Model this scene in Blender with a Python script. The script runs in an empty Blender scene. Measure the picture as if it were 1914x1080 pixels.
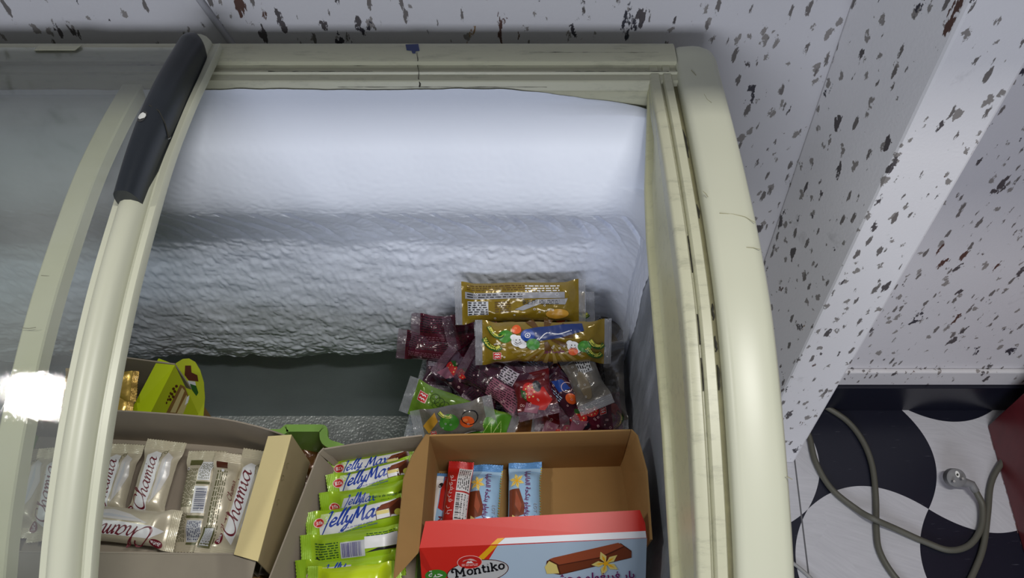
import bpy, bmesh, math, random
from math import sin, cos, tan, atan, atan2, radians, pi, sqrt
from mathutils import Vector, Matrix, noise

S = bpy.context.scene
COL = S.collection
# ------------------------------------------------------------------ camera, light, exposure
W_PX, H_PX, F_PX, PITCH, CAM_Z = 1914, 1080, 1419.0, radians(53.0), 1.5
cam_d = bpy.data.cameras.new('camera'); cam = bpy.data.objects.new('camera', cam_d); COL.objects.link(cam)
cam.location = (0, 0, CAM_Z); cam.rotation_euler = (pi/2 - PITCH, 0, 0)
cam_d.sensor_width = 36; cam_d.lens = F_PX/W_PX*36; cam_d.clip_start = .01
S.camera = cam
S.view_settings.view_transform = 'Standard'; S.view_settings.look = 'None'
S.view_settings.gamma = 1; S.view_settings.exposure = 0.0; S.view_settings.use_curve_mapping = False
world = bpy.data.worlds.new('world'); S.world = world; world.use_nodes = True
world.node_tree.nodes['Background'].inputs[0].default_value = (.82, .89, 1.0, 1)
world.node_tree.nodes['Background'].inputs[1].default_value = .13

def area(name, loc, target, size, energy, col, spread=pi):
    l = bpy.data.lights.new(name, 'AREA'); l.shape = 'RECTANGLE'; l.size, l.size_y = size
    l.energy = energy; l.color = col; l.spread = spread
    o = bpy.data.objects.new(name, l); COL.objects.link(o); o.location = loc
    o.rotation_euler = (Vector(target)-Vector(loc)).to_track_quat('-Z', 'Y').to_euler()
    return o
# two ceiling lamps of the shop, over and a little in front of the freezer, and an added soft fill behind the camera that brightens the upright faces
area('ceiling_lamp_light', (-1.55, .09, 2.75), (-1.5, .091, 0), (.22, .045), 17, (1, .97, .91))
area('ceiling_lamp_light', (.62, -.05, 2.75), (.62, -.049, 0), (.8, .06), 25, (1, .98, .93))
area('front_fill', (-.4, -2.6, 1.55), (.2, .8, .7), (1.6, .9), 42, (.86, .90, 1.0))

# ------------------------------------------------------------------ helpers
def ray(px, py):
    return Vector((px-957, F_PX*cos(PITCH)+(540-py)*sin(PITCH), -F_PX*sin(PITCH)+(540-py)*cos(PITCH)))
def at(px, py, x=None, y=None, z=None):
    d = ray(px, py)
    t = x/d.x if x is not None else (y/d.y if y is not None else (z-CAM_Z)/d.z)
    return Vector((0, 0, CAM_Z)) + d*t

def nodes(name):
    m = bpy.data.materials.new(name); m.use_nodes = True
    nt = m.node_tree; return m, nt, nt.nodes['Principled BSDF']
def N(nt, t, **kw):
    n = nt.nodes.new(t)
    for k, v in kw.items():
        if k.startswith('i_'): n.inputs[k[2:].replace('_', ' ')].default_value = v
        else: setattr(n, k, v)
    return n
def coords(nt, scale=(1,1,1), rot=(0,0,0), out='Object'):
    tc = N(nt, 'ShaderNodeTexCoord'); mp = N(nt, 'ShaderNodeMapping')
    mp.inputs['Scale'].default_value = scale; mp.inputs['Rotation'].default_value = rot
    nt.links.new(tc.outputs[out], mp.inputs[0]); return mp.outputs[0]
def bump(nt, p, h, strength=.3, dist=.001):
    b = N(nt, 'ShaderNodeBump'); b.inputs['Strength'].default_value = strength; b.inputs['Distance'].default_value = dist
    nt.links.new(h, b.inputs['Height']); nt.links.new(b.outputs[0], p.inputs['Normal'])
def M_(nt, op, a, b=None, c=None):
    n = N(nt, 'ShaderNodeMath', operation=op)
    for i, v in enumerate((a, b, c)):
        if v is None: continue
        if isinstance(v, (int, float)): n.inputs[i].default_value = v
        else: nt.links.new(v, n.inputs[i])
    return n.outputs[0]
def mixc(nt, fac, a, b):
    n = N(nt, 'ShaderNodeMix', data_type='RGBA')
    for i, v in ((0, fac), (6, a), (7, b)):
        if isinstance(v, tuple): n.inputs[i].default_value = (*v, 1) if len(v) == 3 else v
        elif isinstance(v, (int, float)): n.inputs[i].default_value = v
        else: nt.links.new(v, n.inputs[i])
    return n.outputs[2]
def srgb(r, g, b):
    f = lambda c: (c/255/12.92 if c/255 <= .04045 else ((c/255+.055)/1.055)**2.4)
    return (f(r), f(g), f(b))
_mats = {}
def mat(name, col=None, rough=.5, metal=0, spec=.5, coat=0, alpha=1, bumpn=None, var=0, varscale=20, trans=0):
    """plain principled material with an optional noise bump (scale, strength, distance) and mottling"""
    if name in _mats: return _mats[name]
    m, nt, p = nodes(name); col = col or (.5, .5, .5)
    p.inputs['Base Color'].default_value = (*col, 1); p.inputs['Roughness'].default_value = rough
    p.inputs['Metallic'].default_value = metal; p.inputs['Specular IOR Level'].default_value = spec
    p.inputs['Coat Weight'].default_value = coat; p.inputs['Alpha'].default_value = alpha
    p.inputs['Transmission Weight'].default_value = trans
    if bumpn or var:
        c = coords(nt)
    if bumpn:
        n = N(nt, 'ShaderNodeTexNoise', i_Scale=bumpn[0], i_Detail=4.0); nt.links.new(c, n.inputs[0])
        bump(nt, p, n.outputs[0], bumpn[1], bumpn[2])
    if var:
        n = N(nt, 'ShaderNodeTexNoise', i_Scale=varscale, i_Detail=5.0); nt.links.new(c, n.inputs[0])
        r = M_(nt, 'MULTIPLY_ADD', n.outputs[0], 2*var, 1-var)
        mx = N(nt, 'ShaderNodeVectorMath', operation='SCALE'); mx.inputs[0].default_value = col
        nt.links.new(r, mx.inputs['Scale']); nt.links.new(mx.outputs[0], p.inputs['Base Color'])
    _mats[name] = m; return m

class MB:
    """collects faces with materials and links them as one mesh object"""
    def __init__(s): s.v = []; s.f = []; s.m = []; s.mats = []
    def mi(s, m):
        if m not in s.mats: s.mats.append(m)
        return s.mats.index(m)
    def add(s, vs, fs, m):
        o = len(s.v); s.v += [tuple(v) for v in vs]; k = s.mi(m)
        for f in fs: s.f.append([i+o for i in f]); s.m.append(k)
    def grid(s, fn, nu, nv, m, closed_v=False):
        vs = [fn(i/nu, j/nv) for i in range(nu+1) for j in range(nv+1)]
        s.add(vs, [(i*(nv+1)+j, i*(nv+1)+j+1, (i+1)*(nv+1)+j+1, (i+1)*(nv+1)+j) for i in range(nu) for j in range(nv)], m)
    def quad(s, a, b, c, d, m): s.add([a, b, c, d], [(0, 1, 2, 3)], m)
    def box(s, lo, hi, m):
        x0, y0, z0 = lo; x1, y1, z1 = hi
        s.add([(x, y, z) for x in (x0, x1) for y in (y0, y1) for z in (z0, z1)],
              [(0,1,3,2), (4,6,7,5), (0,4,5,1), (2,3,7,6), (0,2,6,4), (1,5,7,3)], m)
    def hexa(s, b, t, m):
        """bottom four corners, top four corners, same winding"""
        s.add(list(b)+list(t), [(3,2,1,0), (4,5,6,7)]+[(i, (i+1) % 4, 4+(i+1) % 4, 4+i) for i in range(4)], m)
    def tube(s, pts, r, m, seg=10, cap=True):
        n = len(pts); pts = [Vector(p) for p in pts]; vs = []; up = Vector((0, 0, 1))
        for i, p in enumerate(pts):
            t = (pts[min(i+1, n-1)]-pts[max(i-1, 0)]).normalized()
            a = t.cross(up); a = a.normalized() if a.length > .05 else t.cross(Vector((0, 1, 0))).normalized()
            b = a.cross(t); rr = r[i] if isinstance(r, (list, tuple)) else r
            vs += [p+a*cos(2*pi*k/seg)*rr+b*sin(2*pi*k/seg)*rr for k in range(seg)]
        fs = [(i*seg+k, i*seg+(k+1) % seg, (i+1)*seg+(k+1) % seg, (i+1)*seg+k) for i in range(n-1) for k in range(seg)]
        if cap: fs += [tuple(range(seg)), tuple(reversed(range((n-1)*seg, n*seg)))]
        s.add(vs, fs, m)
    def plate(s, pts, th, m, nrm=None):
        """flat outline (3D points) given a thickness th along its normal (downwards)"""
        pts = [Vector(p) for p in pts]; n = len(pts)
        nn = nrm or (pts[1]-pts[0]).cross(pts[2]-pts[1]).normalized()
        s.add(pts+[p-nn*th for p in pts], [tuple(range(n)), tuple(reversed(range(n, 2*n)))] +
              [(i, n+i, n+(i+1) % n, (i+1) % n) for i in range(n)], m)
    def build(s, name, parent=None, smooth=False, mw=None, merge=False, bevel=0, autosmooth=None):
        me = bpy.data.meshes.new(name); me.from_pydata(s.v, [], s.f)
        for m in s.mats: me.materials.append(m)
        for p, k in zip(me.polygons, s.m): p.material_index = k
        if merge or bevel:
            bm = bmesh.new(); bm.from_mesh(me); bmesh.ops.remove_doubles(bm, verts=bm.verts, dist=1e-5)
            bmesh.ops.recalc_face_normals(bm, faces=bm.faces); bm.to_mesh(me); bm.free()
        if smooth:
            for p in me.polygons: p.use_smooth = True
            if autosmooth: me.set_sharp_from_angle(angle=radians(autosmooth))
        me.update()
        o = bpy.data.objects.new(name, me); COL.objects.link(o)
        if bevel:
            b = o.modifiers.new('bevel', 'BEVEL'); b.width = bevel; b.segments = 2; b.limit_method = 'ANGLE'
        if parent is not None: o.parent = parent
        if mw is not None: o.matrix_world = mw
        return o
def tag(o, label=None, cat=None, group=None, kind=None):
    for k, v in (('label', label), ('category', cat), ('group', group), ('kind', kind)):
        if v: o[k] = v
    return o
def empty(name, label, cat, group=None, mw=None, loc=None):
    o = bpy.data.objects.new(name, None); COL.objects.link(o); o.empty_display_size = .02
    if loc is not None: o.location = loc
    if mw is not None: o.matrix_world = mw
    return tag(o, label, cat, group)
def frame(origin, xdir, up):
    """matrix with x along xdir and z near up"""
    x = Vector(xdir).normalized(); z = Vector(up); z = (z-x*z.dot(x)).normalized(); y = z.cross(x)
    m = Matrix((x, y, z)).transposed().to_4x4(); m.translation = Vector(origin); return m
def spline(pts, n=8):
    """Catmull-Rom through points of any dimension"""
    out = []; P = [pts[0]]+list(pts)+[pts[-1]]
    for i in range(1, len(P)-2):
        for k in range(n):
            t = k/n
            out.append(tuple(.5*((2*b)+(-a+c)*t+(2*a-5*b+4*c-d)*t*t+(-a+3*b-3*c+d)*t**3) for a, b, c, d in zip(P[i-1], P[i], P[i+1], P[i+2])))
    out.append(tuple(pts[-1])); return out
def sweep(mb, curve, section, m, close=True):
    """curve: (y,z) points, section: (x,h) points with h along the curve's upward normal"""
    vs = []; n = len(curve); k = len(section(0, *curve[0]) if callable(section) else section)
    for i, (y, z) in enumerate(curve):
        a = curve[max(i-1, 0)]; b = curve[min(i+1, n-1)]
        ty, tz = b[0]-a[0], b[1]-a[1]; l = sqrt(ty*ty+tz*tz) or 1; ny, nz = tz/l, -ty/l   # curve runs rear to front (y falling)
        if nz < 0 and abs(nz) > abs(ny)*.2: ny, nz = -ny, -nz
        sec = section(i/(n-1), y, z) if callable(section) else section
        vs += [(x, y+ny*h, z+nz*h) for x, h in sec]
    fs = [(i*k+j, (i+1)*k+j, (i+1)*k+j+1, i*k+j+1) for i in range(n-1) for j in range(k-1)]
    if close: fs += [(i*k+k-1, (i+1)*k+k-1, (i+1)*k, i*k) for i in range(n-1)]+[tuple(range(k)), tuple(reversed(range((n-1)*k, n*k)))]
    mb.add(vs, fs, m)

# ------------------------------------------------------------------ room materials
def speckle_wall(name, base, warm=.3, rough=.45):
    m, nt, p = nodes(name)
    geo = N(nt, 'ShaderNodeTexCoord').outputs['Object']
    big = N(nt, 'ShaderNodeTexNoise', i_Scale=2.5, i_Detail=3.0); nt.links.new(geo, big.inputs[0])
    col = mixc(nt, M_(nt, 'MULTIPLY', big.outputs[0], .35), base, tuple(c*.80 for c in base))
    def layer(scale, stretch, rot, thr, prob, colr, seed, warp=.55, soft=.03, fine=3.0):
        nonlocal col
        mp = N(nt, 'ShaderNodeMapping'); nt.links.new(geo, mp.inputs[0])
        mp.inputs['Location'].default_value = (seed, seed*.7, seed*1.3); mp.inputs['Rotation'].default_value = rot
        mp.inputs['Scale'].default_value = stretch
        nz = N(nt, 'ShaderNodeTexNoise', i_Scale=scale*fine, i_Detail=4.0, i_Roughness=.65); nt.links.new(mp.outputs[0], nz.inputs[0])
        w = N(nt, 'ShaderNodeVectorMath', operation='MULTIPLY_ADD'); nt.links.new(nz.outputs['Color'], w.inputs[0])
        w.inputs[1].default_value = (warp/scale,)*3; nt.links.new(mp.outputs[0], w.inputs[2])
        v = N(nt, 'ShaderNodeTexVoronoi', i_Scale=float(scale)); nt.links.new(w.outputs[0], v.inputs[0])
        sep = N(nt, 'ShaderNodeSeparateColor'); nt.links.new(v.outputs['Color'], sep.inputs[0])
        size = M_(nt, 'MULTIPLY', M_(nt, 'SUBTRACT', sep.outputs[0], 1-prob), thr/prob)   # the fleck's size follows its cell's random number
        f = M_(nt, 'SUBTRACT', size, v.outputs['Distance'])
        mr = N(nt, 'ShaderNodeMapRange'); mr.inputs['From Max'].default_value = soft; nt.links.new(f, mr.inputs[0])
        col = mixc(nt, mr.outputs[0], col, colr)
    g8 = tuple(c*.74 for c in base)
    layer(16, (1, 1, .7), (.4, .3, .5), .34, .22, g8, 3.1, 1.3, .25, 2.5)
    layer(75, (1, 1, .6), (.2, .5, .3), .42, .5, (.28, .26, .25), 1.7, 1.2, .06, 2.0)
    layer(110, (1, 1, .30), (.3, .2, .35), .42, .40, (.17, .155, .15), 6.6, .8, .06)
    layer(55, (1, 1, .42), (.5, -.6, .25), .36, .30, (.09, .08, .085), 2.4, 1.3, .04, 1.7)
    layer(30, (1, 1, .55), (.9, .35, .2), .34, .16, (.045, .042, .055), 7.3, 1.5, .03, 2.0)
    layer(44, (1, 1, .33), (.1, -.5, .2), .34, .16, (.10, .05, .04), 5.9, 1.4, .04, 1.8)
    layer(17, (1, 1, .5), (.6, .3, .1), .24, .07, (.04, .04, .055), 8.8, 1.0, .04, 4.0)
    if warm: layer(17, (1, 1, .40), (.3, .1, .5), .34, .17*warm/.3, (.30, .18, .075), 9.1, .9, .03, 4.0)
    nt.links.new(col, p.inputs['Base Color']); p.inputs['Roughness'].default_value = rough
    n = N(nt, 'ShaderNodeTexNoise', i_Scale=240.0); nt.links.new(geo, n.inputs[0]); bump(nt, p, n.outputs[0], .25, .001)
    return m
WALL = speckle_wall('speckled_wall_paint', (.70, .69, .72))
PILLAR = speckle_wall('speckled_pillar_paint', (.86, .85, .88), warm=.2)

def floor_mat():
    m, nt, p = nodes('black_and_white_arc_tiles')
    geo = N(nt, 'ShaderNodeTexCoord').outputs['Object']; sx = N(nt, 'ShaderNodeSeparateXYZ'); nt.links.new(geo, sx.inputs[0])
    u = M_(nt, 'DIVIDE', M_(nt, 'SUBTRACT', sx.outputs[0], .846), .245); v = M_(nt, 'DIVIDE', M_(nt, 'SUBTRACT', sx.outputs[1], .571), .245)
    def sgn(a): return M_(nt, 'SUBTRACT', 1.0, M_(nt, 'MULTIPLY', M_(nt, 'FLOORED_MODULO', M_(nt, 'FLOOR', a), 2.0), 2.0))  # even +1, odd -1
    def arc(a):
        t = M_(nt, 'FRACT', a); return M_(nt, 'MULTIPLY', M_(nt, 'MULTIPLY', t, M_(nt, 'SUBTRACT', 1.0, t)), .80)
    u2 = M_(nt, 'SUBTRACT', u, M_(nt, 'MULTIPLY', sgn(v), arc(v)))
    v2 = M_(nt, 'ADD', v, M_(nt, 'MULTIPLY', sgn(u), arc(u)))
    par = M_(nt, 'FLOORED_MODULO', M_(nt, 'ADD', M_(nt, 'FLOOR', u2), M_(nt, 'FLOOR', v2)), 2.0)
    black = M_(nt, 'GREATER_THAN', par, .5)
    # wood-like streaks in the white tiles and fine scratches in the black ones
    ck = N(nt, 'ShaderNodeTexVoronoi', i_Scale=6.0); nt.links.new(geo, ck.inputs[0])
    r = N(nt, 'ShaderNodeSeparateColor'); nt.links.new(ck.outputs['Color'], r.inputs[0])
    rot = N(nt, 'ShaderNodeVectorRotate', rotation_type='Z_AXIS'); nt.links.new(geo, rot.inputs[0]); nt.links.new(M_(nt, 'MULTIPLY', r.outputs[0], .9), rot.inputs['Angle'])
    mp = N(nt, 'ShaderNodeMapping'); mp.inputs['Scale'].default_value = (14, 190, 1); nt.links.new(rot.outputs[0], mp.inputs[0])
    st = N(nt, 'ShaderNodeTexNoise', i_Scale=1.0, i_Detail=5.0, i_Roughness=.65); nt.links.new(mp.outputs[0], st.inputs[0])
    white = mixc(nt, M_(nt, 'MULTIPLY', st.outputs[0], .9), (.66, .66, .70), (.42, .42, .46))
    mp2 = N(nt, 'ShaderNodeMapping'); mp2.inputs['Scale'].default_value = (30, 400, 1); mp2.inputs['Rotation'].default_value = (0, 0, .8); nt.links.new(geo, mp2.inputs[0])
    sc = N(nt, 'ShaderNodeTexNoise', i_Scale=1.0, i_Detail=3.0); nt.links.new(mp2.outputs[0], sc.inputs[0])
    scr = N(nt, 'ShaderNodeMapRange'); scr.inputs['From Min'].default_value = .68; scr.inputs['From Max'].default_value = .8; nt.links.new(sc.outputs[0], scr.inputs[0])
    blk = mixc(nt, M_(nt, 'MULTIPLY', scr.outputs[0], .5), (.010, .011, .022), (.25, .25, .3))
    col = mixc(nt, black, white, blk)
    # grout joint between tiles: one joint runs towards the camera beside the pillar
    gx = M_(nt, 'ABSOLUTE', M_(nt, 'SUBTRACT', M_(nt, 'SUBTRACT', sx.outputs[0], .597), M_(nt, 'MULTIPLY', M_(nt, 'SUBTRACT', .671, sx.outputs[1]), -.11)))
    g = M_(nt, 'LESS_THAN', gx, .0016)
    col = mixc(nt, g, col, (.12, .12, .13))
    nt.links.new(col, p.inputs['Base Color']); p.inputs['Roughness'].default_value = .32
    bump(nt, p, st.outputs[0], .15, .0006)
    return m

# ------------------------------------------------------------------ setting
b = MB(); b.box((-2.6, -3, -.05), (2.6, .83, 0), floor_mat()); tag(b.build('floor'), kind='structure')
b = MB(); b.box((-2.6, .813, 0), (2.6, .93, 2.9), WALL); tag(b.build('wall_back'), kind='structure')
b = MB(); b.box((-2.6, .795, 0.0), (2.6, .8125, .0975), mat('dark_skirting_tile', (.008, .009, .018), .28))
tag(b.build('baseboard_back', bevel=.001), kind='structure')
b = MB(); b.box((-2.6, .802, .098), (2.6, .8125, .150), speckle_wall('pale_skirting_paint', (.66, .65, .67), warm=0))
tag(b.build('trim_1', bevel=.003), kind='structure')
b = MB()   # joint between two wall panels, running down behind the freezer
p0, p1 = at(372, -3, y=.812), at(428, 74, y=.812); d = (p1-p0)
a_, c_ = p0-d*1.5, p1+d*3.2
b.tube([a_, c_], .0045, mat('wall_joint_filler', (.50, .50, .54), .6), 8); tag(b.build('trim_2', smooth=True), kind='structure')
# pillar: leans slightly to the left towards its top
bot = [(.503, .671, 0), (.5946, .671, 0), (.600, .8125, 0), (.452, .8125, 0)]
sh = lambda p, z: (p[0]-.0519*z, p[1], z)
b = MB(); b.hexa(bot, [sh(p, 2.88) for p in bot], PILLAR); tag(b.build('wall_pillar', bevel=.004), kind='structure')
# unseen deep board added above the view to shade the rear of the freezer
b = MB(); sf = mat('shade_shelf_board', (.55, .52, .47), .5); b.plate([(-1.8, .33, 1.83), (1.7, .33, 1.83), (1.7, .8120, 1.83), (.53, .8120, 1.83), (.53, .655, 1.83), (.33, .655, 1.83), (.33, .8120, 1.83), (-1.8, .8120, 1.83)], .03, sf, Vector((0, 0, 1)))
tag(b.build('shade_shelf'), 'unseen plain shelf board added above the freezer to shade its rear', 'shelf')
# ------------------------------------------------------------------ freezer
CREAM = mat('cream_plastic', srgb(195, 196, 176), .36, bumpn=(60, .04, .0006), var=.05, varscale=7)
def worn_cream(name, col, dirt):
    m, nt, p = nodes(name)
    c = coords(nt, (3, 12, 12)); n = N(nt, 'ShaderNodeTexNoise', i_Scale=6.0, i_Detail=8.0, i_Roughness=.75); nt.links.new(c, n.inputs[0])
    mr = N(nt, 'ShaderNodeMapRange'); mr.inputs['From Min'].default_value = .52; mr.inputs['From Max'].default_value = .74; nt.links.new(n.outputs[0], mr.inputs[0])
    nt.links.new(mixc(nt, M_(nt, 'MULTIPLY', mr.outputs[0], dirt), col, tuple(x*.35 for x in col)), p.inputs['Base Color'])
    p.inputs['Roughness'].default_value = .38; return m
RAIL = worn_cream('worn_cream_rail', srgb(188, 187, 162), .55)
INNER = worn_cream('yellowed_inner_plastic', srgb(198, 196, 158), .35)
GROOVE = mat('grimy_groove', srgb(120, 116, 86), .7, var=.4, varscale=60)
DIRT = mat('black_grime', (.03, .028, .02), .8)
NAVY = mat('dark_navy_handle', (.013, .017, .023), .36, bumpn=(300, .1, .0004))

fz = empty('chest_freezer', 'cream chest freezer with curved sliding glass lids, frosted inside, against the speckled wall', 'freezer', loc=(-.35, .4, 0))
def fpart(b, name, parent=fz, **kw):
    o = b.build(name, **kw); o.parent = parent; o.matrix_parent_inverse = Matrix.Translation((.35, -.4, 0)) ; return o
CAP = spline([(.774, .90), (.772, .944), (.762, .9590), (.725, .9595), (.62, .9595), (.548, .957), (.47, .950), (.389, .934), (.29, .897), (.189, .848), (.11, .795), (.055, .74), (.045, .70)], 8)
XL = -1.15
# outer shell
b = MB(); side = [(y-.006 if i > 3 else y-.004, z-.03) for i, (y, z) in enumerate(CAP[::4])]
poly = [(.765, .06)]+side+[(.045, .06)]
n = len(poly)
for x, th in ((.222, .018), (XL-.02, .018)):
    b.add([(x-th, y, z) for y, z in poly]+[(x, y, z) for y, z in poly], [tuple(range(n)), tuple(reversed(range(n, 2*n)))]+[(i, (i+1) % n, n+(i+1) % n, n+i) for i in range(n)], CREAM)
b.box((XL-.02, .745, .06), (.222, .765, .92), CREAM); b.box((XL-.02, .045, .06), (.222, .065, .70), CREAM); b.box((XL-.02, .045, .05), (.222, .765, .07), CREAM)
fpart(b, 'cabinet_body')
for x, y in ((.16, .70), (.16, .12), (XL+.06, .70), (XL+.06, .12)):
    b = MB(); b.tube([(x-.015, y, .03), (x+.015, y, .03)], .03, mat('castor_rubber', (.03, .03, .03), .6), 20); b.box((x-.02, y-.012, .03), (x+.02, y+.012, .06), mat('castor_steel', (.5, .5, .5), .4, 1))
    fpart(b, 'castor')
# liner
LINER = mat('grey_liner', srgb(135, 146, 150), .42, bumpn=(260, .35, .0012), var=.22, varscale=9)
def liner_mat():
    m, nt, p = nodes('frosted_liner_wall')
    c = coords(nt, (1, 1, .25)); n = N(nt, 'ShaderNodeTexNoise', i_Scale=14.0, i_Detail=8.0, i_Roughness=.7); nt.links.new(c, n.inputs[0])
    mr = N(nt, 'ShaderNodeMapRange'); mr.inputs['From Min'].default_value = .45; mr.inputs['From Max'].default_value = .8; nt.links.new(n.outputs[0], mr.inputs[0])
    nt.links.new(mixc(nt, mr.outputs[0], srgb(128, 134, 142), srgb(196, 202, 214)), p.inputs['Base Color'])
    p.inputs['Roughness'].default_value = .5; bump(nt, p, n.outputs[0], .5, .003); return m
LW = liner_mat()
b = MB()
b.quad((XL, .695, .165), (.172, .695, .165), (.172, .695, .86), (XL, .695, .86), LINER); b.quad((XL, .695, .86), (.172, .695, .86), (.172, .712, .935), (XL, .712, .935), LINER)
b.quad((XL, .10, .165), (XL, .695, .165), (XL, .695, .90), (XL, .10, .80), LINER)
b.quad((XL, .10, .165), (.172, .10, .165), (.172, .10, .76), (XL, .10, .76), LINER)
fpart(b, 'inner_liner')
b = MB(); b.add([(.172, y, .165) for y in (.10, .695)]+[(.172, .695, .93), (.172, .55, .93), (.172, .4, .90), (.172, .22, .83), (.172, .10, .76)], [(0, 1, 2, 3, 4, 5, 6)], LW)
b.add([(.19, y, .165) for y in (.10, .695)]+[(.19, .695, .93), (.19, .55, .93), (.19, .4, .90), (.19, .22, .83), (.19, .10, .76)], [(0, 1, 2, 3, 4, 5, 6)], LW)
fpart(b, 'right_liner_wall')
def embossed(name, col, sc):
    m, nt, p = nodes(name)
    c = coords(nt); v = N(nt, 'ShaderNodeTexVoronoi', feature='SMOOTH_F1', i_Scale=sc); nt.links.new(c, v.inputs[0])
    n = N(nt, 'ShaderNodeTexNoise', i_Scale=22.0, i_Detail=7.0); nt.links.new(c, n.inputs[0])
    nt.links.new(mixc(nt, n.outputs[0], tuple(x*.55 for x in col), tuple(min(1, x*1.35) for x in col)), p.inputs['Base Color'])
    p.inputs['Metallic'].default_value = .35; p.inputs['Roughness'].default_value = .42; bump(nt, p, v.outputs[0], .8, .003); return m
b = MB(); b.box((XL, .10, .15), (.172, .695, .165), embossed('embossed_aluminium_floor', (.42, .44, .44), 230)); fpart(b, 'liner_floor')
b = MB(); hb = [(-.223, .10), (.171, .10), (.171, .694), (-.139, .694)]
b.hexa([(x, y, .166) for x, y in hb], [(x, y, .45) for x, y in hb], embossed('embossed_aluminium_step', (.86, .90, .94), 300)); fpart(b, 'compressor_step', bevel=.004)

# right end frame with its cap, groove and two guide ridges
def lip_pt(y):
    L = [(.709, .942), (.546, .865), (.341, .819), (.211, .774), (.10, .72), (.04, .68)]
    for (a, za), (c, zc) in zip(L, L[1:]):
        if y >= c: return za+(zc-za)*(a-y)/(a-c) if y <= a else za
    return L[-1][1]
cap_sec = [(.238, -.06), (.240, -.02), (.2385, -.007), (.235, -.002), (.228, .0005), (.212, .001), (.197, .0), (.1915, -.002), (.1895, -.007), (.189, -.02), (.189, -.06)]
def cap_tap(t, y, z):
    k = min(1, max(0, (.772-y)/.03)); s = (1-k)**2*.014     # rounded rear outer corner
    return [(x-(s if x > .22 else 0), h) for x, h in cap_sec]
b = MB(); sweep(b, CAP, cap_tap, CREAM); fpart(b, 'end_frame_cap', smooth=True, autosmooth=50)
IN = [c for c in CAP if c[0] < .745]
b = MB(); sweep(b, IN, [(.190, -.03), (.190, -.015), (.1835, -.0155), (.183, -.03)], GROOVE); 
sweep(b, IN, [(.1835, -.03), (.1835, -.009), (.182, -.0065), (.174, -.0065), (.1722, -.009), (.1718, -.0125), (.1700, -.0125), (.1698, -.009), (.168, -.0065), (.160, -.0065), (.1575, -.0085), (.157, -.014), (.157, -.03)], RAIL)
fpart(b, 'guide_rail', smooth=True, autosmooth=50)
b = MB()
ys = [.709-(.709-.05)*i/60 for i in range(61)]
def capz(y):
    for (a, za), (c, zc) in zip(CAP[16:], CAP[17:]):
        if a >= y >= c: return za+(zc-za)*(a-y)/max(1e-6, a-c)
    return CAP[-1][1]
def panel(u, v):
    y = .709-u*.655; zt = capz(y)-.011; zl = min(lip_pt(y), zt-.003); k = max(0, (y-.60)/.109)
    xt = .1575; xl = .153+.008*k
    prof = [(xt, zt), (xt-.0008, zt-.3*(zt-zl)), (xl+.003, zl+.004), (xl, zl+.002), (xl-.004, zl), (xl-.005, zl-.004), (xl-.003, zl-.008), (.173, zl-.012)]
    i = v*(len(prof)-1); j = min(int(i), len(prof)-2); f = i-j
    return (prof[j][0]*(1-f)+prof[j+1][0]*f, y, prof[j][1]*(1-f)+prof[j+1][1]*f)
b.grid(panel, 60, 21, INNER); fpart(b, 'inner_skirt', smooth=True, autosmooth=60)
# grime in the corner and along the groove
b = MB(); rnd = random.Random(4)
for s in range(9):
    y0 = rnd.uniform(.30, .66); L = rnd.uniform(.01, .05); x = rnd.choice((.1712, .1865))
    pts = [(x+rnd.uniform(-.0008, .0008), y0-L*i/6, capz(y0-L*i/6)-(.0125 if x < .18 else .0155)) for i in range(7)]
    b.tube(pts, [.0003+.0012*sin(pi*(i+.5)/7) for i in range(7)], DIRT, 5); fpart(b, 'seam_grime'); b = MB()
b.tube([(.172, .741, .940), (.168, .728, .9395), (.176, .716, .9425), (.185, .708, .944)],   .0008, DIRT, 5); fpart(b, 'corner_grime'); b = MB()
b.tube([(.168, .733, .9395), (.166, .72, .9385), (.158, .708, .937)], .0011, DIRT, 5)
fpart(b, 'corner_grime')
# fine scratches on the cap
b = MB(); SCR = mat('hairline_scratch', srgb(140, 136, 105), .7)
def cap_curve(px, py):
    p = at(px, py, y=.4)
    for k in range(12): # iterate to the cap surface
        z = capz(min(.74, max(.06, p.y)))+.0008; p = at(px, py, z=z)
    return p
for L in ([(1345, 398), (1370, 400), (1392, 405), (1412, 416)], [(1395, 462), (1408, 463), (1422, 466)], [(1316, 176), (1322, 186), (1330, 192)], [(1292, 131), (1297, 136), (1301, 141)], [(1314, 357), (1319, 362), (1323, 368)], [(1470, 890), (1476, 893), (1481, 896)]):
    b = MB(); b.tube([cap_curve(*q) for q in L], .0004, SCR, 4); fpart(b, 'scratch')

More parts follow.
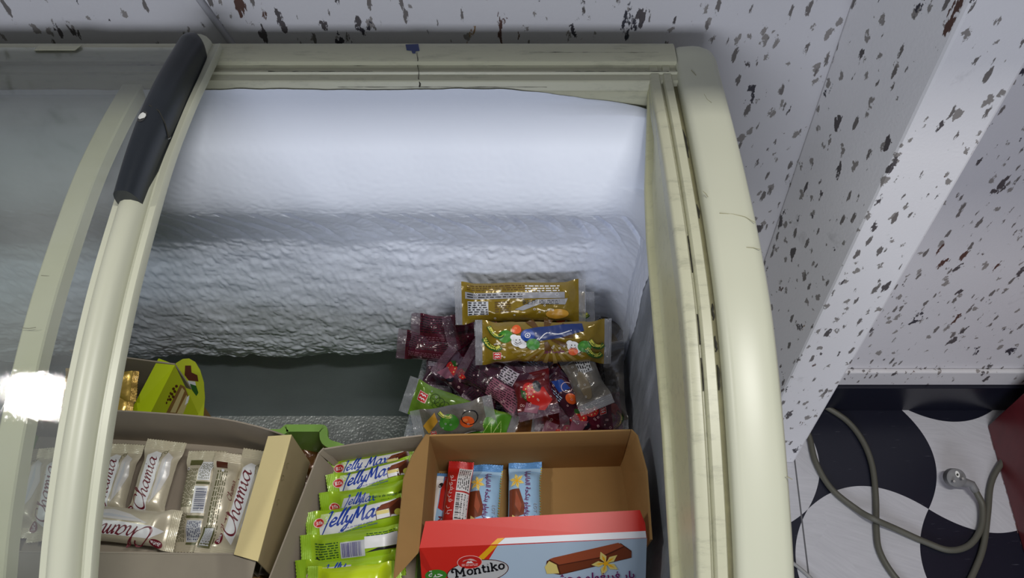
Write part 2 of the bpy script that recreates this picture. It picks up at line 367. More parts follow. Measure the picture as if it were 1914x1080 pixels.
# rear rail: an extruded profile with two tracks
prof = [(.776, .88), (.776, .950), (.772, .9575), (.764, .9597), (.740, .9592), (.7375, .9578), (.737, .9530), (.733, .9515), (.7265, .9515), (.7250, .9540), (.7230, .9540), (.7217, .9515), (.7120, .9510), (.7105, .9495), (.7085, .9400), (.7070, .9385), (.7065, .93), (.7065, .88)]
b = MB(); b.add([(x, y, z) for x in (XL, .1905) for y, z in prof],
    [(i, i+1, len(prof)+i+1, len(prof)+i) for i in range(len(prof)-1)]+[tuple(range(len(prof)))], RAIL)
fpart(b, 'rear_rail', smooth=True, autosmooth=35)
b = MB()
for y, z, x0, x1 in ((.7365, .9525, -.30, .185), (.7240, .9542, -.28, -.16), (.7240, .9542, .05, .18), (.7090, .944, -.2, .04), (.7365, .9535, -.47, -.36), (.7500, .9612, .02, .17)):
    b = MB()
    n = 40; b.tube([(x0+(x1-x0)*i/n, y+.0006*noise.noise(Vector((i*.7, y*50, 0))), z) for i in range(n+1)], [.0001+.0006*max(0, noise.noise(Vector((i*.45, x0*9, z*40)))) for i in range(n+1)], DIRT, 5); fpart(b, 'rail_grime')
# crack through the rail with a blue tape patch at its top
b = MB(); cr = [at(779, 98, z=.9600), at(781, 112, z=.9597), at(780, 121, z=.9530), at(783, 133, z=.9544), at(782, 146, z=.9516), at(785, 157, y=.7088), at(784, 163, y=.7072)]
b.tube(cr, [.0002, .0004, .0004, .0003, .0004, .0008, .0010], DIRT, 6); fpart(b, 'rail_crack')
b = MB(); tp = [(758, 83), (782, 82), (784, 94), (776, 95), (777, 99), (771, 99), (769, 94), (760, 93)]
b.plate([at(x, y, z=.9604) for x, y in reversed(tp)], .0006, mat('blue_tape', (.02, .035, .13), .5), Vector((0, 0, 1))); fpart(b, 'tape_patch')
b = MB(); b.hexa([at(62, 95, z=.9612), at(142, 95, z=.9612), at(155, 84, z=.9612), at(70, 84, z=.9612)], [at(64, 94, z=.9650), at(140, 94, z=.9650), at(152, 85, z=.9650), at(72, 85, z=.9650)], RAIL)
fpart(b, 'rail_stop', bevel=.001)

# sliding lids
lid_px = [(435, 115), (400, 196), (365, 267), (320, 393), (292, 470), (260, 583), (243, 667), (218, 778), (181, 902), (162, 1080)]
raw = [at(px, py, x=-.339) for px, py in lid_px]
LID = spline([(.7585, .9630), (.715, .9665), (.64, .972), (.56, .972), (.48, .963), (.40, .949), (.32, .927), (.25, .901), (.19, .872), (.12, .828), (.07, .78)], 8)
if __name__ == '__main__': print('LID raw', [(round(p.y, 3), round(p.z, 3)) for p in raw])
def lid(name_glass, xg0, xg1, hg, bar_sec, tint, dirt_amt, barmat, hdl=False):
    b = MB(); sweep(b, LID, bar_sec, barmat)
    root = fpart(b, 'sliding_lid', smooth=True, autosmooth=40)
    return root
def glass_mat():
    m = bpy.data.materials.new('curved_lid_glass'); m.use_nodes = True; nt = m.node_tree; nt.nodes.clear()
    out = N(nt, 'ShaderNodeOutputMaterial'); tr = N(nt, 'ShaderNodeBsdfTransparent'); tr.inputs[0].default_value = (.86, .90, .88, 1)
    gl = N(nt, 'ShaderNodeBsdfGlossy'); gl.inputs[0].default_value = (1, 1, 1, 1)
    df = N(nt, 'ShaderNodeBsdfDiffuse'); df.inputs[0].default_value = (.78, .80, .80, 1)
    c = coords(nt, (1, 1, 1)); n = N(nt, 'ShaderNodeTexNoise', i_Scale=9.0, i_Detail=6.0); nt.links.new(c, n.inputs[0])
    n2 = N(nt, 'ShaderNodeTexNoise', i_Scale=150.0, i_Detail=5.0, i_Roughness=.7); nt.links.new(c, n2.inputs[0])
    bp = N(nt, 'ShaderNodeBump'); bp.inputs['Strength'].default_value = .11; bp.inputs['Distance'].default_value = .0006; nt.links.new(n2.outputs[0], bp.inputs['Height'])
    nt.links.new(bp.outputs[0], gl.inputs['Normal']); gl.inputs['Roughness'].default_value = .018
    fr = N(nt, 'ShaderNodeFresnel'); fr.inputs[0].default_value = 1.5
    m1 = N(nt, 'ShaderNodeMixShader'); nt.links.new(M_(nt, 'MULTIPLY', n.outputs[0], .22), m1.inputs[0]); nt.links.new(tr.outputs[0], m1.inputs[1]); nt.links.new(df.outputs[0], m1.inputs[2])
    m2 = N(nt, 'ShaderNodeMixShader'); nt.links.new(M_(nt, 'ADD', fr.outputs[0], .03), m2.inputs[0]); nt.links.new(m1.outputs[0], m2.inputs[1]); nt.links.new(gl.outputs[0], m2.inputs[2])
    nt.links.new(m2.outputs[0], out.inputs[0]); return m
GLASS = glass_mat()
upper_sec = [(-.3810, -.006), (-.3812, .0035), (-.3745, .0045), (-.3725, .009), (-.3690, .0135), (-.3640, .0160), (-.3580, .0160), (-.3525, .0130), (-.3490, .0075), (-.3480, .0020), (-.3465, .0012), (-.3452, .0035), (-.3395, .0040), (-.3385, .0025), (-.3385, -.006)]
up_lid = lid('', 0, 0, 0, upper_sec, 0, 0, CREAM)
def gl_pane(x0, x1, h, name, parent):
    b = MB(); sweep(b, LID, [(x0, h), (x1, h)], GLASS, close=False)
    return fpart(b, name, parent=fz, smooth=True)
def reparent(o, p):
    mw = o.matrix_world.copy(); o.parent = p; o.matrix_parent_inverse = Matrix.Identity(4); o.matrix_parent_inverse = (p.matrix_world).inverted() if False else Matrix.Identity(4)
g = gl_pane(XL, -.3800, -.001, 'glass_pane', None); g.parent = up_lid; g.matrix_parent_inverse = Matrix.Identity(4)
low_sec = [(-.4465, -.034), (-.4465, -.0205), (-.4450, -.0195), (-.4250, -.0195), (-.4235, -.0210), (-.4222, -.034)]
low = MB(); sweep(low, LID, low_sec, mat('pale_yellow_strip', srgb(206, 204, 176), .5, var=.06, varscale=30))
low_lid = fpart(low, 'sliding_lid', smooth=True, autosmooth=30)
g = gl_pane(XL, -.4460, -.030, 'glass_pane', None); g.parent = low_lid; g.matrix_parent_inverse = Matrix.Identity(4)
# joints across the lower strip
def lid_point(px, py, x, dh=0):
    p = at(px, py, x=x); return p
b = MB()
for px, py, qx, qy in ((207, 228, 243, 229), (137, 367, 175, 369)):
    b.tube([at(px, py, x=-.446)+Vector((0, 0, .0015)), at(qx, qy, x=-.4245)+Vector((0, 0, .0015))], .0006, DIRT, 5)
    o = fpart(b, 'strip_joint'); o.parent = low_lid; o.matrix_parent_inverse = Matrix.Identity(4); b = MB()
for (px, py) in ((78, 516), (42, 614), (112, 478), (118, 447)):
    b.tube([at(px, py, x=-.443)+Vector((0, 0, .001)), at(px+14, py+1, x=-.436)+Vector((0, 0, .001)), at(px+26, py-1, x=-.431)+Vector((0, 0, .001))], .0004, SCR, 5)
    o = fpart(b, 'scuff'); o.parent = low_lid; o.matrix_parent_inverse = Matrix.Identity(4); b = MB()
# navy handle on the upper lid
def lidc(s):
    i = s*(len(LID)-1); j = min(int(i), len(LID)-2); f = i-j
    return (LID[j][0]*(1-f)+LID[j+1][0]*f, LID[j][1]*(1-f)+LID[j+1][1]*f)
def y_to(y):
    for j in range(len(LID)-1):
        if LID[j][0] >= y >= LID[j+1][0]:
            f = (LID[j][0]-y)/(LID[j][0]-LID[j+1][0]); z = LID[j][1]+(LID[j+1][1]-LID[j][1])*f
            t = Vector((LID[j+1][0]-LID[j][0], LID[j+1][1]-LID[j][1])).normalized(); return z, Vector((0, -t.y, t.x)) * (1 if t.x > 0 else -1)
    return LID[-1][1], Vector((0, 0, 1))
Y0, Y1 = .752, .498
def handle(u, v):
    y = Y0+(Y1-Y0)*u; z, nn = y_to(min(y, LID[0][0]-1e-4)); nn = Vector((0, nn.y, abs(nn.z)))
    e = min(1, u/.10); w = .0138*sqrt(max(0.0, 1-(1-e)**2)); w = w*(1+.16*max(0, 1-abs(u-.55)/.5)) - .0022*u
    xc = -.3615+.0010*sin(u*pi); ang = pi*v
    hh = (.0285+.004*sin(u*pi))*min(1, .45+.55*sqrt(max(0, 1-(1-e)**2)))
    sx = -cos(ang); sh_ = sin(ang); sx = math.copysign(abs(sx)**.75, sx); sh_ = sh_**.75
    return Vector((xc+w*sx, y, z))+nn*(.002+hh*sh_)
b = MB(); b.grid(handle, 60, 24, NAVY); b.add([handle(1, k/24) for k in range(25)], [tuple(range(25))], NAVY)
hd = fpart(b, 'handle', smooth=True, autosmooth=60); hd.parent = up_lid; hd.matrix_parent_inverse = Matrix.Identity(4)
# paint worn through the handle, and a crease
b = MB()
def on_handle(u, v, lift=.0006):
    p = handle(u, v); q = handle(min(1, u+.01), v)-handle(max(0, u-.01), v); r = handle(u, min(1, v+.01))-handle(u, max(0, v-.01)); n_ = q.cross(r).normalized()
    if n_.z < 0: n_ = -n_
    return p+n_*lift
def blob(cu, cv, ru, rv, m, lift, seed):
    pts = [on_handle(cu+ru*cos(a)*(1+.25*noise.noise(Vector((cos(a)*1.7, sin(a)*1.7, seed)))), cv+rv*sin(a)*(1+.25*noise.noise(Vector((cos(a)*1.7, sin(a)*1.7, seed+5)))), lift) for a in [2*pi*k/20 for k in range(20)]]
    b.add([on_handle(cu, cv, lift)]+pts, [(0, 1+k, 1+(k+1) % 20) for k in range(20)], m)
blob(.66, .45, .027, .085, mat('worn_grey_edge', (.05, .05, .05), .6), .0004, 2); blob(.66, .46, .018, .055, mat('bare_white_plastic', (.8, .8, .76), .6), .0009, 1)
hp = b.build('worn_patch'); hp.parent = up_lid
b = MB(); b.tube([on_handle(.60, .50), on_handle(.615, .68), on_handle(.64, .85), on_handle(.67, .97, .001)], .0006, DIRT, 6)
b.tube([on_handle(.67, .97, .001)+Vector((.002*cos(a), .002*sin(a), .001)) for a in [k*.6 for k in range(11)]], .0005, mat('tie_wire', (.3, .3, .3), .4, 1), 5)
hp = b.build('tie_wire'); hp.parent = up_lid
b = MB()   # chipped paint on the lid bar
for px, py, s in ((128, 820, 1), (126, 828, 1), (164, 808, .8), (138, 862, .7), (142, 880, .6)):
    b = MB(); p = at(px, py, x=-.3735 if px < 150 else -.362); c0 = Vector(p)+Vector((0, .001, .0115 if px > 150 else .004))
    b.add([c0]+[c0+Vector((.0018*s*cos(a)*(1+.3*noise.noise(Vector((a, px, 0)))), .0032*s*sin(a), .0012*s*sin(a))) for a in [2*pi*k/12 for k in range(12)]], [(0, 1+k, 1+(k+1) % 12) for k in range(12)], mat('chip_brown', srgb(120, 112, 92), .8))
    ch = b.build('paint_chip'); ch.parent = up_lid

# frost
def frost_mat():
    m, nt, p = nodes('thick_frost')
    c = coords(nt); n1 = N(nt, 'ShaderNodeTexNoise', i_Scale=130.0, i_Detail=6.0, i_Roughness=.65); nt.links.new(c, n1.inputs[0])
    n2 = N(nt, 'ShaderNodeTexVoronoi', feature='SMOOTH_F1', i_Scale=120.0); nt.links.new(c, n2.inputs[0])
    p.inputs['Base Color'].default_value = (.77, .815, .93, 1); p.inputs['Roughness'].default_value = .95
    p.inputs['Specular IOR Level'].default_value = .08
    sx = N(nt, 'ShaderNodeSeparateXYZ'); nt.links.new(c, sx.inputs[0])     # crystals are coarser on the lower flank
    mr = N(nt, 'ShaderNodeMapRange'); mr.inputs['From Min'].default_value = .84; mr.inputs['From Max'].default_value = .76; mr.inputs['To Min'].default_value = .12; mr.inputs['To Max'].default_value = 1.0
    nt.links.new(sx.outputs[2], mr.inputs[0])
    bump(nt, p, M_(nt, 'MULTIPLY', M_(nt, 'ADD', n1.outputs[0], M_(nt, 'MULTIPLY', n2.outputs[0], -.6)), mr.outputs[0]), .30, .0022); return m
FROST = frost_mat()
FP = spline([(.7060, .9425), (.700, .930), (.684, .912), (.660, .885), (.644, .855), (.637, .828), (.640, .803), (.652, .778), (.665, .748), (.673, .70), (.672, .62), (.667, .54), (.666, .48), (.669, .44), (.675, .415)], 10)
def frost(u, v):
    x = -.98+1.150*u; i = v*(len(FP)-1); j = min(int(i), len(FP)-2); f = i-j
    y = FP[j][0]*(1-f)+FP[j+1][0]*f; z = FP[j][1]*(1-f)+FP[j+1][1]*f
    P3 = Vector((x, 0, z))
    top = max(0, min(1, (z-.88)/.05)); low_ = max(0, min(1, (.84-z)/.12))**1.3
    # crest height varies along x; the lower flank is rough, the upper one smooth
    y -= (1-top)*(.006*noise.noise(Vector((x*5, 0, 3)))+.004*noise.noise(Vector((x*14, z*8, 1))))
    rough_ = low_*.0036
    wv = noise.noise(Vector((x*30, z*30, 8)))*.5
    y -= rough_*(noise.noise(Vector((x*18, z*44, 2)))*.7+.95*abs(noise.noise(Vector((x*62+wv, z*95+wv, 4))))+.5*abs(noise.noise(Vector((x*150+wv, z*200, 11)))))
    y -= (.0003+.0007*low_)*noise.noise(Vector((x*160, z*210, 7)))
    if low_ > .2:   # short hanging furrows under the crest
        w = max(0, 1-abs(z-.772)/.06); fr_ = abs(noise.noise(Vector((x*26+z*14, z*4, 9))))
        y += w*.009*max(0, 1-fr_*8)
    # top edge drops away to the right corner, bottom edge is ragged
    if v < .12: z -= (1-v/.12)*(.028*max(0, (x-.00)/.17)**1.3 + .002*noise.noise(Vector((x*9, 0, 0)))+.0012*noise.noise(Vector((x*40, 0, 0))))
    if v > .9: z += (v-.9)/.1*(.018*noise.noise(Vector((x*10, 5, 0)))+.009*noise.noise(Vector((x*45, 5, 0)))+.02*max(0, min(1, (x+.45)/.25)))
    # round into the side wall
    k = max(0, (x-.125)/.045); y -= .035*k**2*(1 if z < .85 else .3+0*k)
    return (x, y, z)
b = MB(); b.grid(frost, 560, 260, FROST)
nb = 560
b.add([frost(i/nb, 1) for i in range(nb+1)]+[(frost(i/nb, 1)[0], .694, frost(i/nb, 1)[2]+.006) for i in range(nb+1)], [(i, nb+1+i, nb+2+i, i+1) for i in range(nb)], FROST)
fpart(b, 'frost_layer', smooth=True)
def frost2(u, v):   # frost creeping over the rear end of the right wall
    y = .69-.115*u*(1-.35*v)-.012*noise.noise(Vector((v*6, 0, 2)))*u; z = .925-.46*v
    t = .011*(1-u)**.7+.0035*noise.noise(Vector((y*60, z*14, 1)))*(1-u)+.001*noise.noise(Vector((y*200, z*90, 1)))
    return (.1715-max(-.002, t), y, z-.03*u)
b = MB(); b.grid(frost2, 60, 160, FROST); fpart(b, 'side_frost', smooth=True)
# ------------------------------------------------------------------ printing on surfaces
def split_tris(tris, mx):
    out = []; st = list(tris)
    while st:
        a, b_, c = st.pop()
        l = [(a[0]-b_[0])**2+(a[1]-b_[1])**2, (b_[0]-c[0])**2+(b_[1]-c[1])**2, (c[0]-a[0])**2+(c[1]-a[1])**2]; k = l.index(max(l))
        if l[k] <= mx*mx: out.append((a, b_, c)); continue
        if k == 0: m = ((a[0]+b_[0])/2, (a[1]+b_[1])/2); st += [(a, m, c), (m, b_, c)]
        elif k == 1: m = ((b_[0]+c[0])/2, (b_[1]+c[1])/2); st += [(a, b_, m), (a, m, c)]
        else: m = ((c[0]+a[0])/2, (c[1]+a[1])/2); st += [(a, b_, m), (m, b_, c)]
    return out
_txt = {}
def text_tris(s, off=0.0):
    if (s, off) in _txt: return _txt[(s, off)]
    c = bpy.data.curves.new('lettering', 'FONT'); c.body = s; c.resolution_u = 3; c.offset = off
    o = bpy.data.objects.new('lettering', c); COL.objects.link(o); me = o.to_mesh(); me.calc_loop_triangles()
    v = [(p.co.x, p.co.y) for p in me.vertices]; t = [tuple(v[i] for i in l.vertices) for l in me.loop_triangles]
    o.to_mesh_clear(); bpy.data.objects.remove(o); bpy.data.curves.remove(c)
    w = max([p[0] for p in v], default=1); _txt[(s, off)] = (t, w); return t, w
# arabic letters in their joined forms, given right to left
AR = {'b': ('\u0628', '\uFE91', '\uFE92', '\uFE90'), 'a': ('\u0627', '\uFE8D', '\uFE8E', '\uFE8E'), 'r': ('\u0631', '\u0631', '\uFEAE', '\uFEAE'), 'f': ('\u0641', '\uFED3', '\uFED4', '\uFED2'),
      'n': ('\u0646', '\uFEE7', '\uFEE8', '\uFEE6'), 'y': ('\u064A', '\uFEF3', '\uFEF4', '\uFEF2'), 'l': ('\u0644', '\uFEDF', '\uFEE0', '\uFEDE'), 'm': ('\u0645', '\uFEE3', '\uFEE4', '\uFEE2'),
      'h': ('\u062D', '\uFEA3', '\uFEA4', '\uFEA2'), 'j': ('\u062C', '\uFE9F', '\uFEA0', '\uFE9E'), 's': ('\u0633', '\uFEB3', '\uFEB4', '\uFEB2'), 'w': ('\u0648', '\u0648', '\uFEEE', '\uFEEE'),
      'k': ('\u0643', '\uFEDB', '\uFEDC', '\uFEDA'), 't': ('\u0629', '\u0629', '\uFE94', '\uFE94'), 'S': ('\u0634', '\uFEB7', '\uFEB8', '\uFEB6'), 'g': ('\u063A', '\uFECF', '\uFED0', '\uFECE'), 'd': ('\u062F', '\u062F', '\uFEAA', '\uFEAA')}
def arabic(s):
    out = []
    for w in s.split(' '):
        o = ''
        for i, c in enumerate(w):
            prev = i > 0 and w[i-1] not in 'arwd'; nxt = i < len(w)-1
            o += AR[c][3 if prev and not nxt else 2 if prev and nxt else 1 if nxt else 0]
        out.append(o)
    return ' '.join(out)[::-1]
# pen strokes of the script lettering (x-height 1)
PEN = {
 'C': (1.45, [[(1.3,1.5),(1.35,1.95),(.95,2.1),(.45,1.7),(.1,1.0),(.1,.4),(.4,0),(.9,.05),(1.45,.5)]]),
 'h': (1.15, [[(.0,.4),(.45,1.3),(.72,2.0),(.62,2.25),(.42,1.7),(.22,0)], [(.24,.1),(.45,.65),(.8,1),(.92,.75),(.82,.2),(.95,0),(1.2,.25)]]),
 'a': (1.12, [[(.9,.85),(.6,1.0),(.2,.7),(.08,.3),(.3,0),(.65,.25),(.9,.85)], [(.95,1.0),(.82,.3),(.95,0),(1.2,.25)]]),
 'm': (1.42, [[(0,.7),(.2,1),(.12,0)], [(.15,.3),(.48,.95),(.64,.8),(.55,0)], [(.58,.3),(.9,.95),(1.07,.8),(1.0,.15),(1.12,0),(1.42,.25)]]),
 'i': (.48, [[(.02,.7),(.2,1),(.12,.2),(.25,0),(.5,.25)], [(.30,1.38),(.34,1.48)]]),
 'J': (1.0, [[(.50,1.75),(.85,1.95),(.74,.8),(.45,-.4),(.1,-.9),(-.3,-.6)]]),
 'e': (.82, [[(.12,.5),(.6,.6),(.68,.9),(.4,1.0),(.1,.5),(.28,.02),(.85,.3)]]),
 'l': (.52, [[(.1,.3),(.5,1.5),(.58,2.1),(.4,1.9),(.2,.4),(.32,0),(.56,.3)]]),
 'y': (.88, [[(.05,.8),(.15,1),(.15,.4),(.4,.15),(.72,.8)], [(.78,1),(.58,.1),(.28,-.7),(-.1,-.8),(.1,-.4),(.9,.2)]]),
 'M': (1.75, [[(-.05,.15),(.1,0),(.5,1.9)], [(.5,1.9),(.68,.35)], [(.68,.35),(1.35,1.9)], [(1.35,1.9),(1.36,.3),(1.5,0),(1.75,.2)]]),
 'x': (1.0, [[(.05,.8),(.3,1),(.55,.1),(.95,.1)], [(.9,1),(.5,.5),(.05,0)]])}
SLAB = {
 'M': (1.95, [[(.2,0),(.25,1.5)], [(.25,1.5),(.85,.45)], [(.85,.45),(1.4,1.5)], [(1.4,1.5),(1.45,0)], [(-.08,0),(.5,0)], [(1.15,0),(1.75,0)], [(1.3,1.5),(1.7,1.5)], [(.3,1.5),(-.2,1.62),(-.5,1.3),(-.42,1.0),(-.2,1.12)]]),
 'o': (1.15, [[(.55+.42*cos(a), .52+.48*sin(a)) for a in [2*pi*k/14 for k in range(15)]]]),
 'n': (1.35, [[(.25,0),(.25,1.0)], [(.25,.7),(.6,1.0),(.95,.85),(1.0,.5),(1.0,0)], [(.02,0),(.5,0)], [(.78,0),(1.25,0)], [(.02,.98),(.25,.98)]]),
 't': (.85, [[(.35,1.45),(.35,.3),(.5,.02),(.8,.12)], [(.05,.98),(.75,.98)]]),
 'i': (.68, [[(.3,0),(.3,1.0)], [(.05,0),(.56,0)], [(.08,.98),(.3,.98)], [(.27,1.36),(.33,1.42)]]),
 'k': (1.3, [[(.25,0),(.25,1.55)], [(.25,.45),(.9,1.0)], [(.5,.6),(1.05,0)], [(.02,0),(.5,0)], [(.8,0),(1.25,0)], [(.02,1.53),(.25,1.53)], [(.7,.98),(1.12,.98)]])}

class Deco:
    """prints flat shapes, lettering and pictures onto the surface S(u, v, lift)"""
    def __init__(s, mb, S, mx=.004, base=.00035, step=.00006): s.mb = mb; s.S = S; s.mx = mx; s.lift = base; s.step = step
    def tris(s, t, m):
        s.lift += s.step; t = split_tris(t, s.mx); idx = {}; vs = []; fs = []
        for tri in t:
            a, b_, c = tri
            if (b_[0]-a[0])*(c[1]-a[1])-(b_[1]-a[1])*(c[0]-a[0]) < 0: tri = (a, c, b_)
            f = []
            for p in tri:
                k = (round(p[0], 6), round(p[1], 6))
                if k not in idx: idx[k] = len(vs); vs.append(s.S(p[0], p[1], s.lift))
                f.append(idx[k])
            if len(set(f)) == 3: fs.append(f)
        s.mb.add(vs, fs, m)
    def fan(s, pts, m, c=None):
        c = c or (sum(p[0] for p in pts)/len(pts), sum(p[1] for p in pts)/len(pts))
        s.tris([(c, pts[i], pts[(i+1) % len(pts)]) for i in range(len(pts))], m)
    def poly(s, pts, m):
        bm = bmesh.new(); f = bm.faces.new([bm.verts.new((p[0], p[1], 0)) for p in pts]); r = bmesh.ops.triangulate(bm, faces=[f])
        s.tris([tuple((v.co.x, v.co.y) for v in g.verts) for g in bm.faces], m); bm.free()
    def rect(s, u0, v0, u1, v1, m): s.tris([((u0, v0), (u1, v0), (u1, v1)), ((u0, v0), (u1, v1), (u0, v1))], m)
    def ell(s, cu, cv, ru, rv, m, rot=0, n=22):
        s.fan([(cu+ru*cos(a)*cos(rot)-rv*sin(a)*sin(rot), cv+ru*cos(a)*sin(rot)+rv*sin(a)*cos(rot)) for a in [2*pi*k/n for k in range(n)]], m)
    def stroke(s, pts, w, m, closed=False, pen=None, n=4):
        pts = spline(pts, n) if len(pts) > 2 else pts; L = len(pts); l = []; r = []
        for i, p in enumerate(pts):
            a = pts[max(i-1, 0)]; b_ = pts[min(i+1, L-1)]; dx, dy = b_[0]-a[0], b_[1]-a[1]; d = sqrt(dx*dx+dy*dy) or 1
            ww = w/2*(1 if pen is None else (.35+.9*abs(sin(atan2(dy, dx)-pen)))); l.append((p[0]-dy/d*ww, p[1]+dx/d*ww)); r.append((p[0]+dy/d*ww, p[1]-dx/d*ww))
        t = []
        for i in range(L-1): t += [(l[i], r[i], r[i+1]), (l[i], r[i+1], l[i+1])]
        s.tris(t, m); s.lift -= s.step
    def ring(s, cu, cv, r, w, m, n=12, ry=None):
        ry = ry or r; P = [2*pi*k/n for k in range(n)]; t = []
        for i in range(n):
            a, b_ = P[i], P[(i+1) % n]; o = [(cu+(r)*cos(x), cv+(ry)*sin(x)) for x in (a, b_)]; q = [(cu+(r-w)*cos(x), cv+(ry-w)*sin(x)) for x in (a, b_)]
            t += [(q[0], o[0], o[1]), (q[0], o[1], q[1])]
        s.tris(t, m)
    def xf(s, u, v, size, rot, shear): return lambda x, y: (u+size*((x+shear*y)*cos(rot)-y*sin(rot)), v+size*((x+shear*y)*sin(rot)+y*cos(rot)))
    def text(s, st, u, v, size, m, rot=0, shear=0, bold=0, width=None):
        t, w = text_tris(st, bold); T = s.xf(u, v, size, rot, shear); k = (width/size/w) if width else 1
        s.tris([tuple(T(p[0]*k, p[1]) for p in tri) for tri in t], m)
    def pen(s, st, u, v, size, m, rot=0, shear=.3, w=.2, font=PEN, angle=.7, arch=None):
        s.lift += s.step; x0 = 0
        for ch in st:
            if ch == ' ': x0 += .7; continue
            adv, strokes = font[ch]
            for k in strokes:
                T = s.xf(u, v, size, rot, shear); q = [T(x0+x, y+(arch(x0+x) if arch else 0)) for x, y in k]
                s.stroke(q, w*size, m, pen=(None if font is SLAB else angle+rot))
            x0 += adv
        s.lift += s.step; return x0
    def lines(s, u0, v0, u1, v1, n, m, seed=0, th=.45, gap=.25, along='u'):
        """rows of small print, as broken dashes"""
        rn = random.Random(seed); t = []
        for i in range(n):
            if along == 'u':
                h = (v1-v0)/n; y = v0+h*(i+.5); x = u0
                while x < u1:
                    l = min(rn.uniform(.6, 2.6)*abs(h), u1-x); t += [((x, y-h*th/2), (x+l, y-h*th/2), (x+l, y+h*th/2)), ((x, y-h*th/2), (x+l, y+h*th/2), (x, y+h*th/2))]; x += l+abs(h)*gap*2
            else:
                h = (u1-u0)/n; x = u0+h*(i+.5); y = v0
                while y < v1:
                    l = min(rn.uniform(.6, 2.6)*abs(h), v1-y); t += [((x-h*th/2, y), (x+h*th/2, y), (x+h*th/2, y+l)), ((x-h*th/2, y), (x+h*th/2, y+l), (x-h*th/2, y+l))]; y += l+abs(h)*gap*2
        s.tris(t, m)
    def bars(s, u0, v0, u1, v1, m, seed=1, along='u'):
        rn = random.Random(seed); t = []; n = 28; x = 0; L = (u1-u0) if along == 'u' else (v1-v0); unit = L/62
        while x < L-unit:
            w = unit*rn.choice((1, 1, 2, 3)); w = min(w, L-x)
            q = ((u0+x, v0), (u0+x+w, v0), (u0+x+w, v1), (u0+x, v1)) if along == 'u' else ((u0, v0+x), (u1, v0+x), (u1, v0+x+w), (u0, v0+x+w))
            t += [(q[0], q[1], q[2]), (q[0], q[2], q[3])]; x += w+unit*rn.choice((1, 1, 2))
        s.tris(t, m)

def ink(name, rgb, rough=.35): return mat('print_'+name, srgb(*rgb), rough)
I_WHITE = ink('white', (232, 232, 236)); I_MAROON = ink('maroon', (112, 28, 44)); I_RED = ink('red', (196, 34, 30)); I_OLIVE = ink('olive', (92, 92, 54)); I_BLACK = ink('black', (26, 24, 30))
I_BLUE = ink('blue', (24, 62, 168)); I_CYAN = ink('light_blue', (170, 204, 236)); I_YELL = ink('yellow', (238, 178, 30)); I_CHOC = ink('chocolate', (118, 58, 34)); I_CHOCD = ink('dark_chocolate', (84, 40, 26))
I_CREAM = ink('cream', (226, 208, 128)); I_GREEN = ink('green', (62, 132, 44)); I_ORANGE = ink('orange', (222, 92, 38)); I_BANANA = ink('banana', (214, 210, 88)); I_GREY = ink('grey', (150, 150, 156)); I_PURPLE = ink('purple', (110, 20, 96))
I_PINKW = ink('pale_pink', (232, 196, 196)); I_PANEL = ink('pale_grey_blue', (186, 202, 222)); I_DGREEN = ink('dark_green', (38, 84, 30)); I_SMILE = ink('badge_blue', (28, 66, 150)); I_SHADE = ink('pale_grey', (196, 198, 204))

def film(name, col, rough=.18, alpha=.4):
    """clear wrapper film: lets most light through and glints"""
    if name in _mats: return _mats[name]
    m = bpy.data.materials.new(name); m.use_nodes = True; nt = m.node_tree; p = nt.nodes['Principled BSDF']; _mats[name] = m
    p.inputs['Base Color'].default_value = (*col, 1); p.inputs['Roughness'].default_value = rough; p.inputs['Alpha'].default_value = alpha; p.inputs['Specular IOR Level'].default_value = 1.0
    p.inputs['Coat Weight'].default_value = .6; p.inputs['Coat Roughness'].default_value = .08
    n = N(nt, 'ShaderNodeTexNoise', i_Scale=90.0, i_Detail=3.0); nt.links.new(coords(nt), n.inputs[0]); bump(nt, p, n.outputs[0], .7, .004); return m
def pack(name, col, rough=.24, metal=0.0, sc=70, st=.55, coat=.7, dist=.003, var=0):
    if name in _mats: return _mats[name]
    m, nt, p = nodes(name); _mats[name] = m
    p.inputs['Base Color'].default_value = (*col, 1); p.inputs['Roughness'].default_value = rough; p.inputs['Metallic'].default_value = metal
    p.inputs['Coat Weight'].default_value = coat; p.inputs['Coat Roughness'].default_value = .10
    c = coords(nt); n = N(nt, 'ShaderNodeTexNoise', i_Scale=float(sc), i_Detail=3.0); nt.links.new(c, n.inputs[0]); bump(nt, p, n.outputs[0], st, dist)
    if var:
        n3 = N(nt, 'ShaderNodeTexNoise', i_Scale=35.0, i_Detail=3.0); nt.links.new(c, n3.inputs[0])
        nt.links.new(mixc(nt, n3.outputs[0], tuple(x*(1-var) for x in col), tuple(min(1, x*(1+var)) for x in col)), p.inputs['Base Color'])
    return m

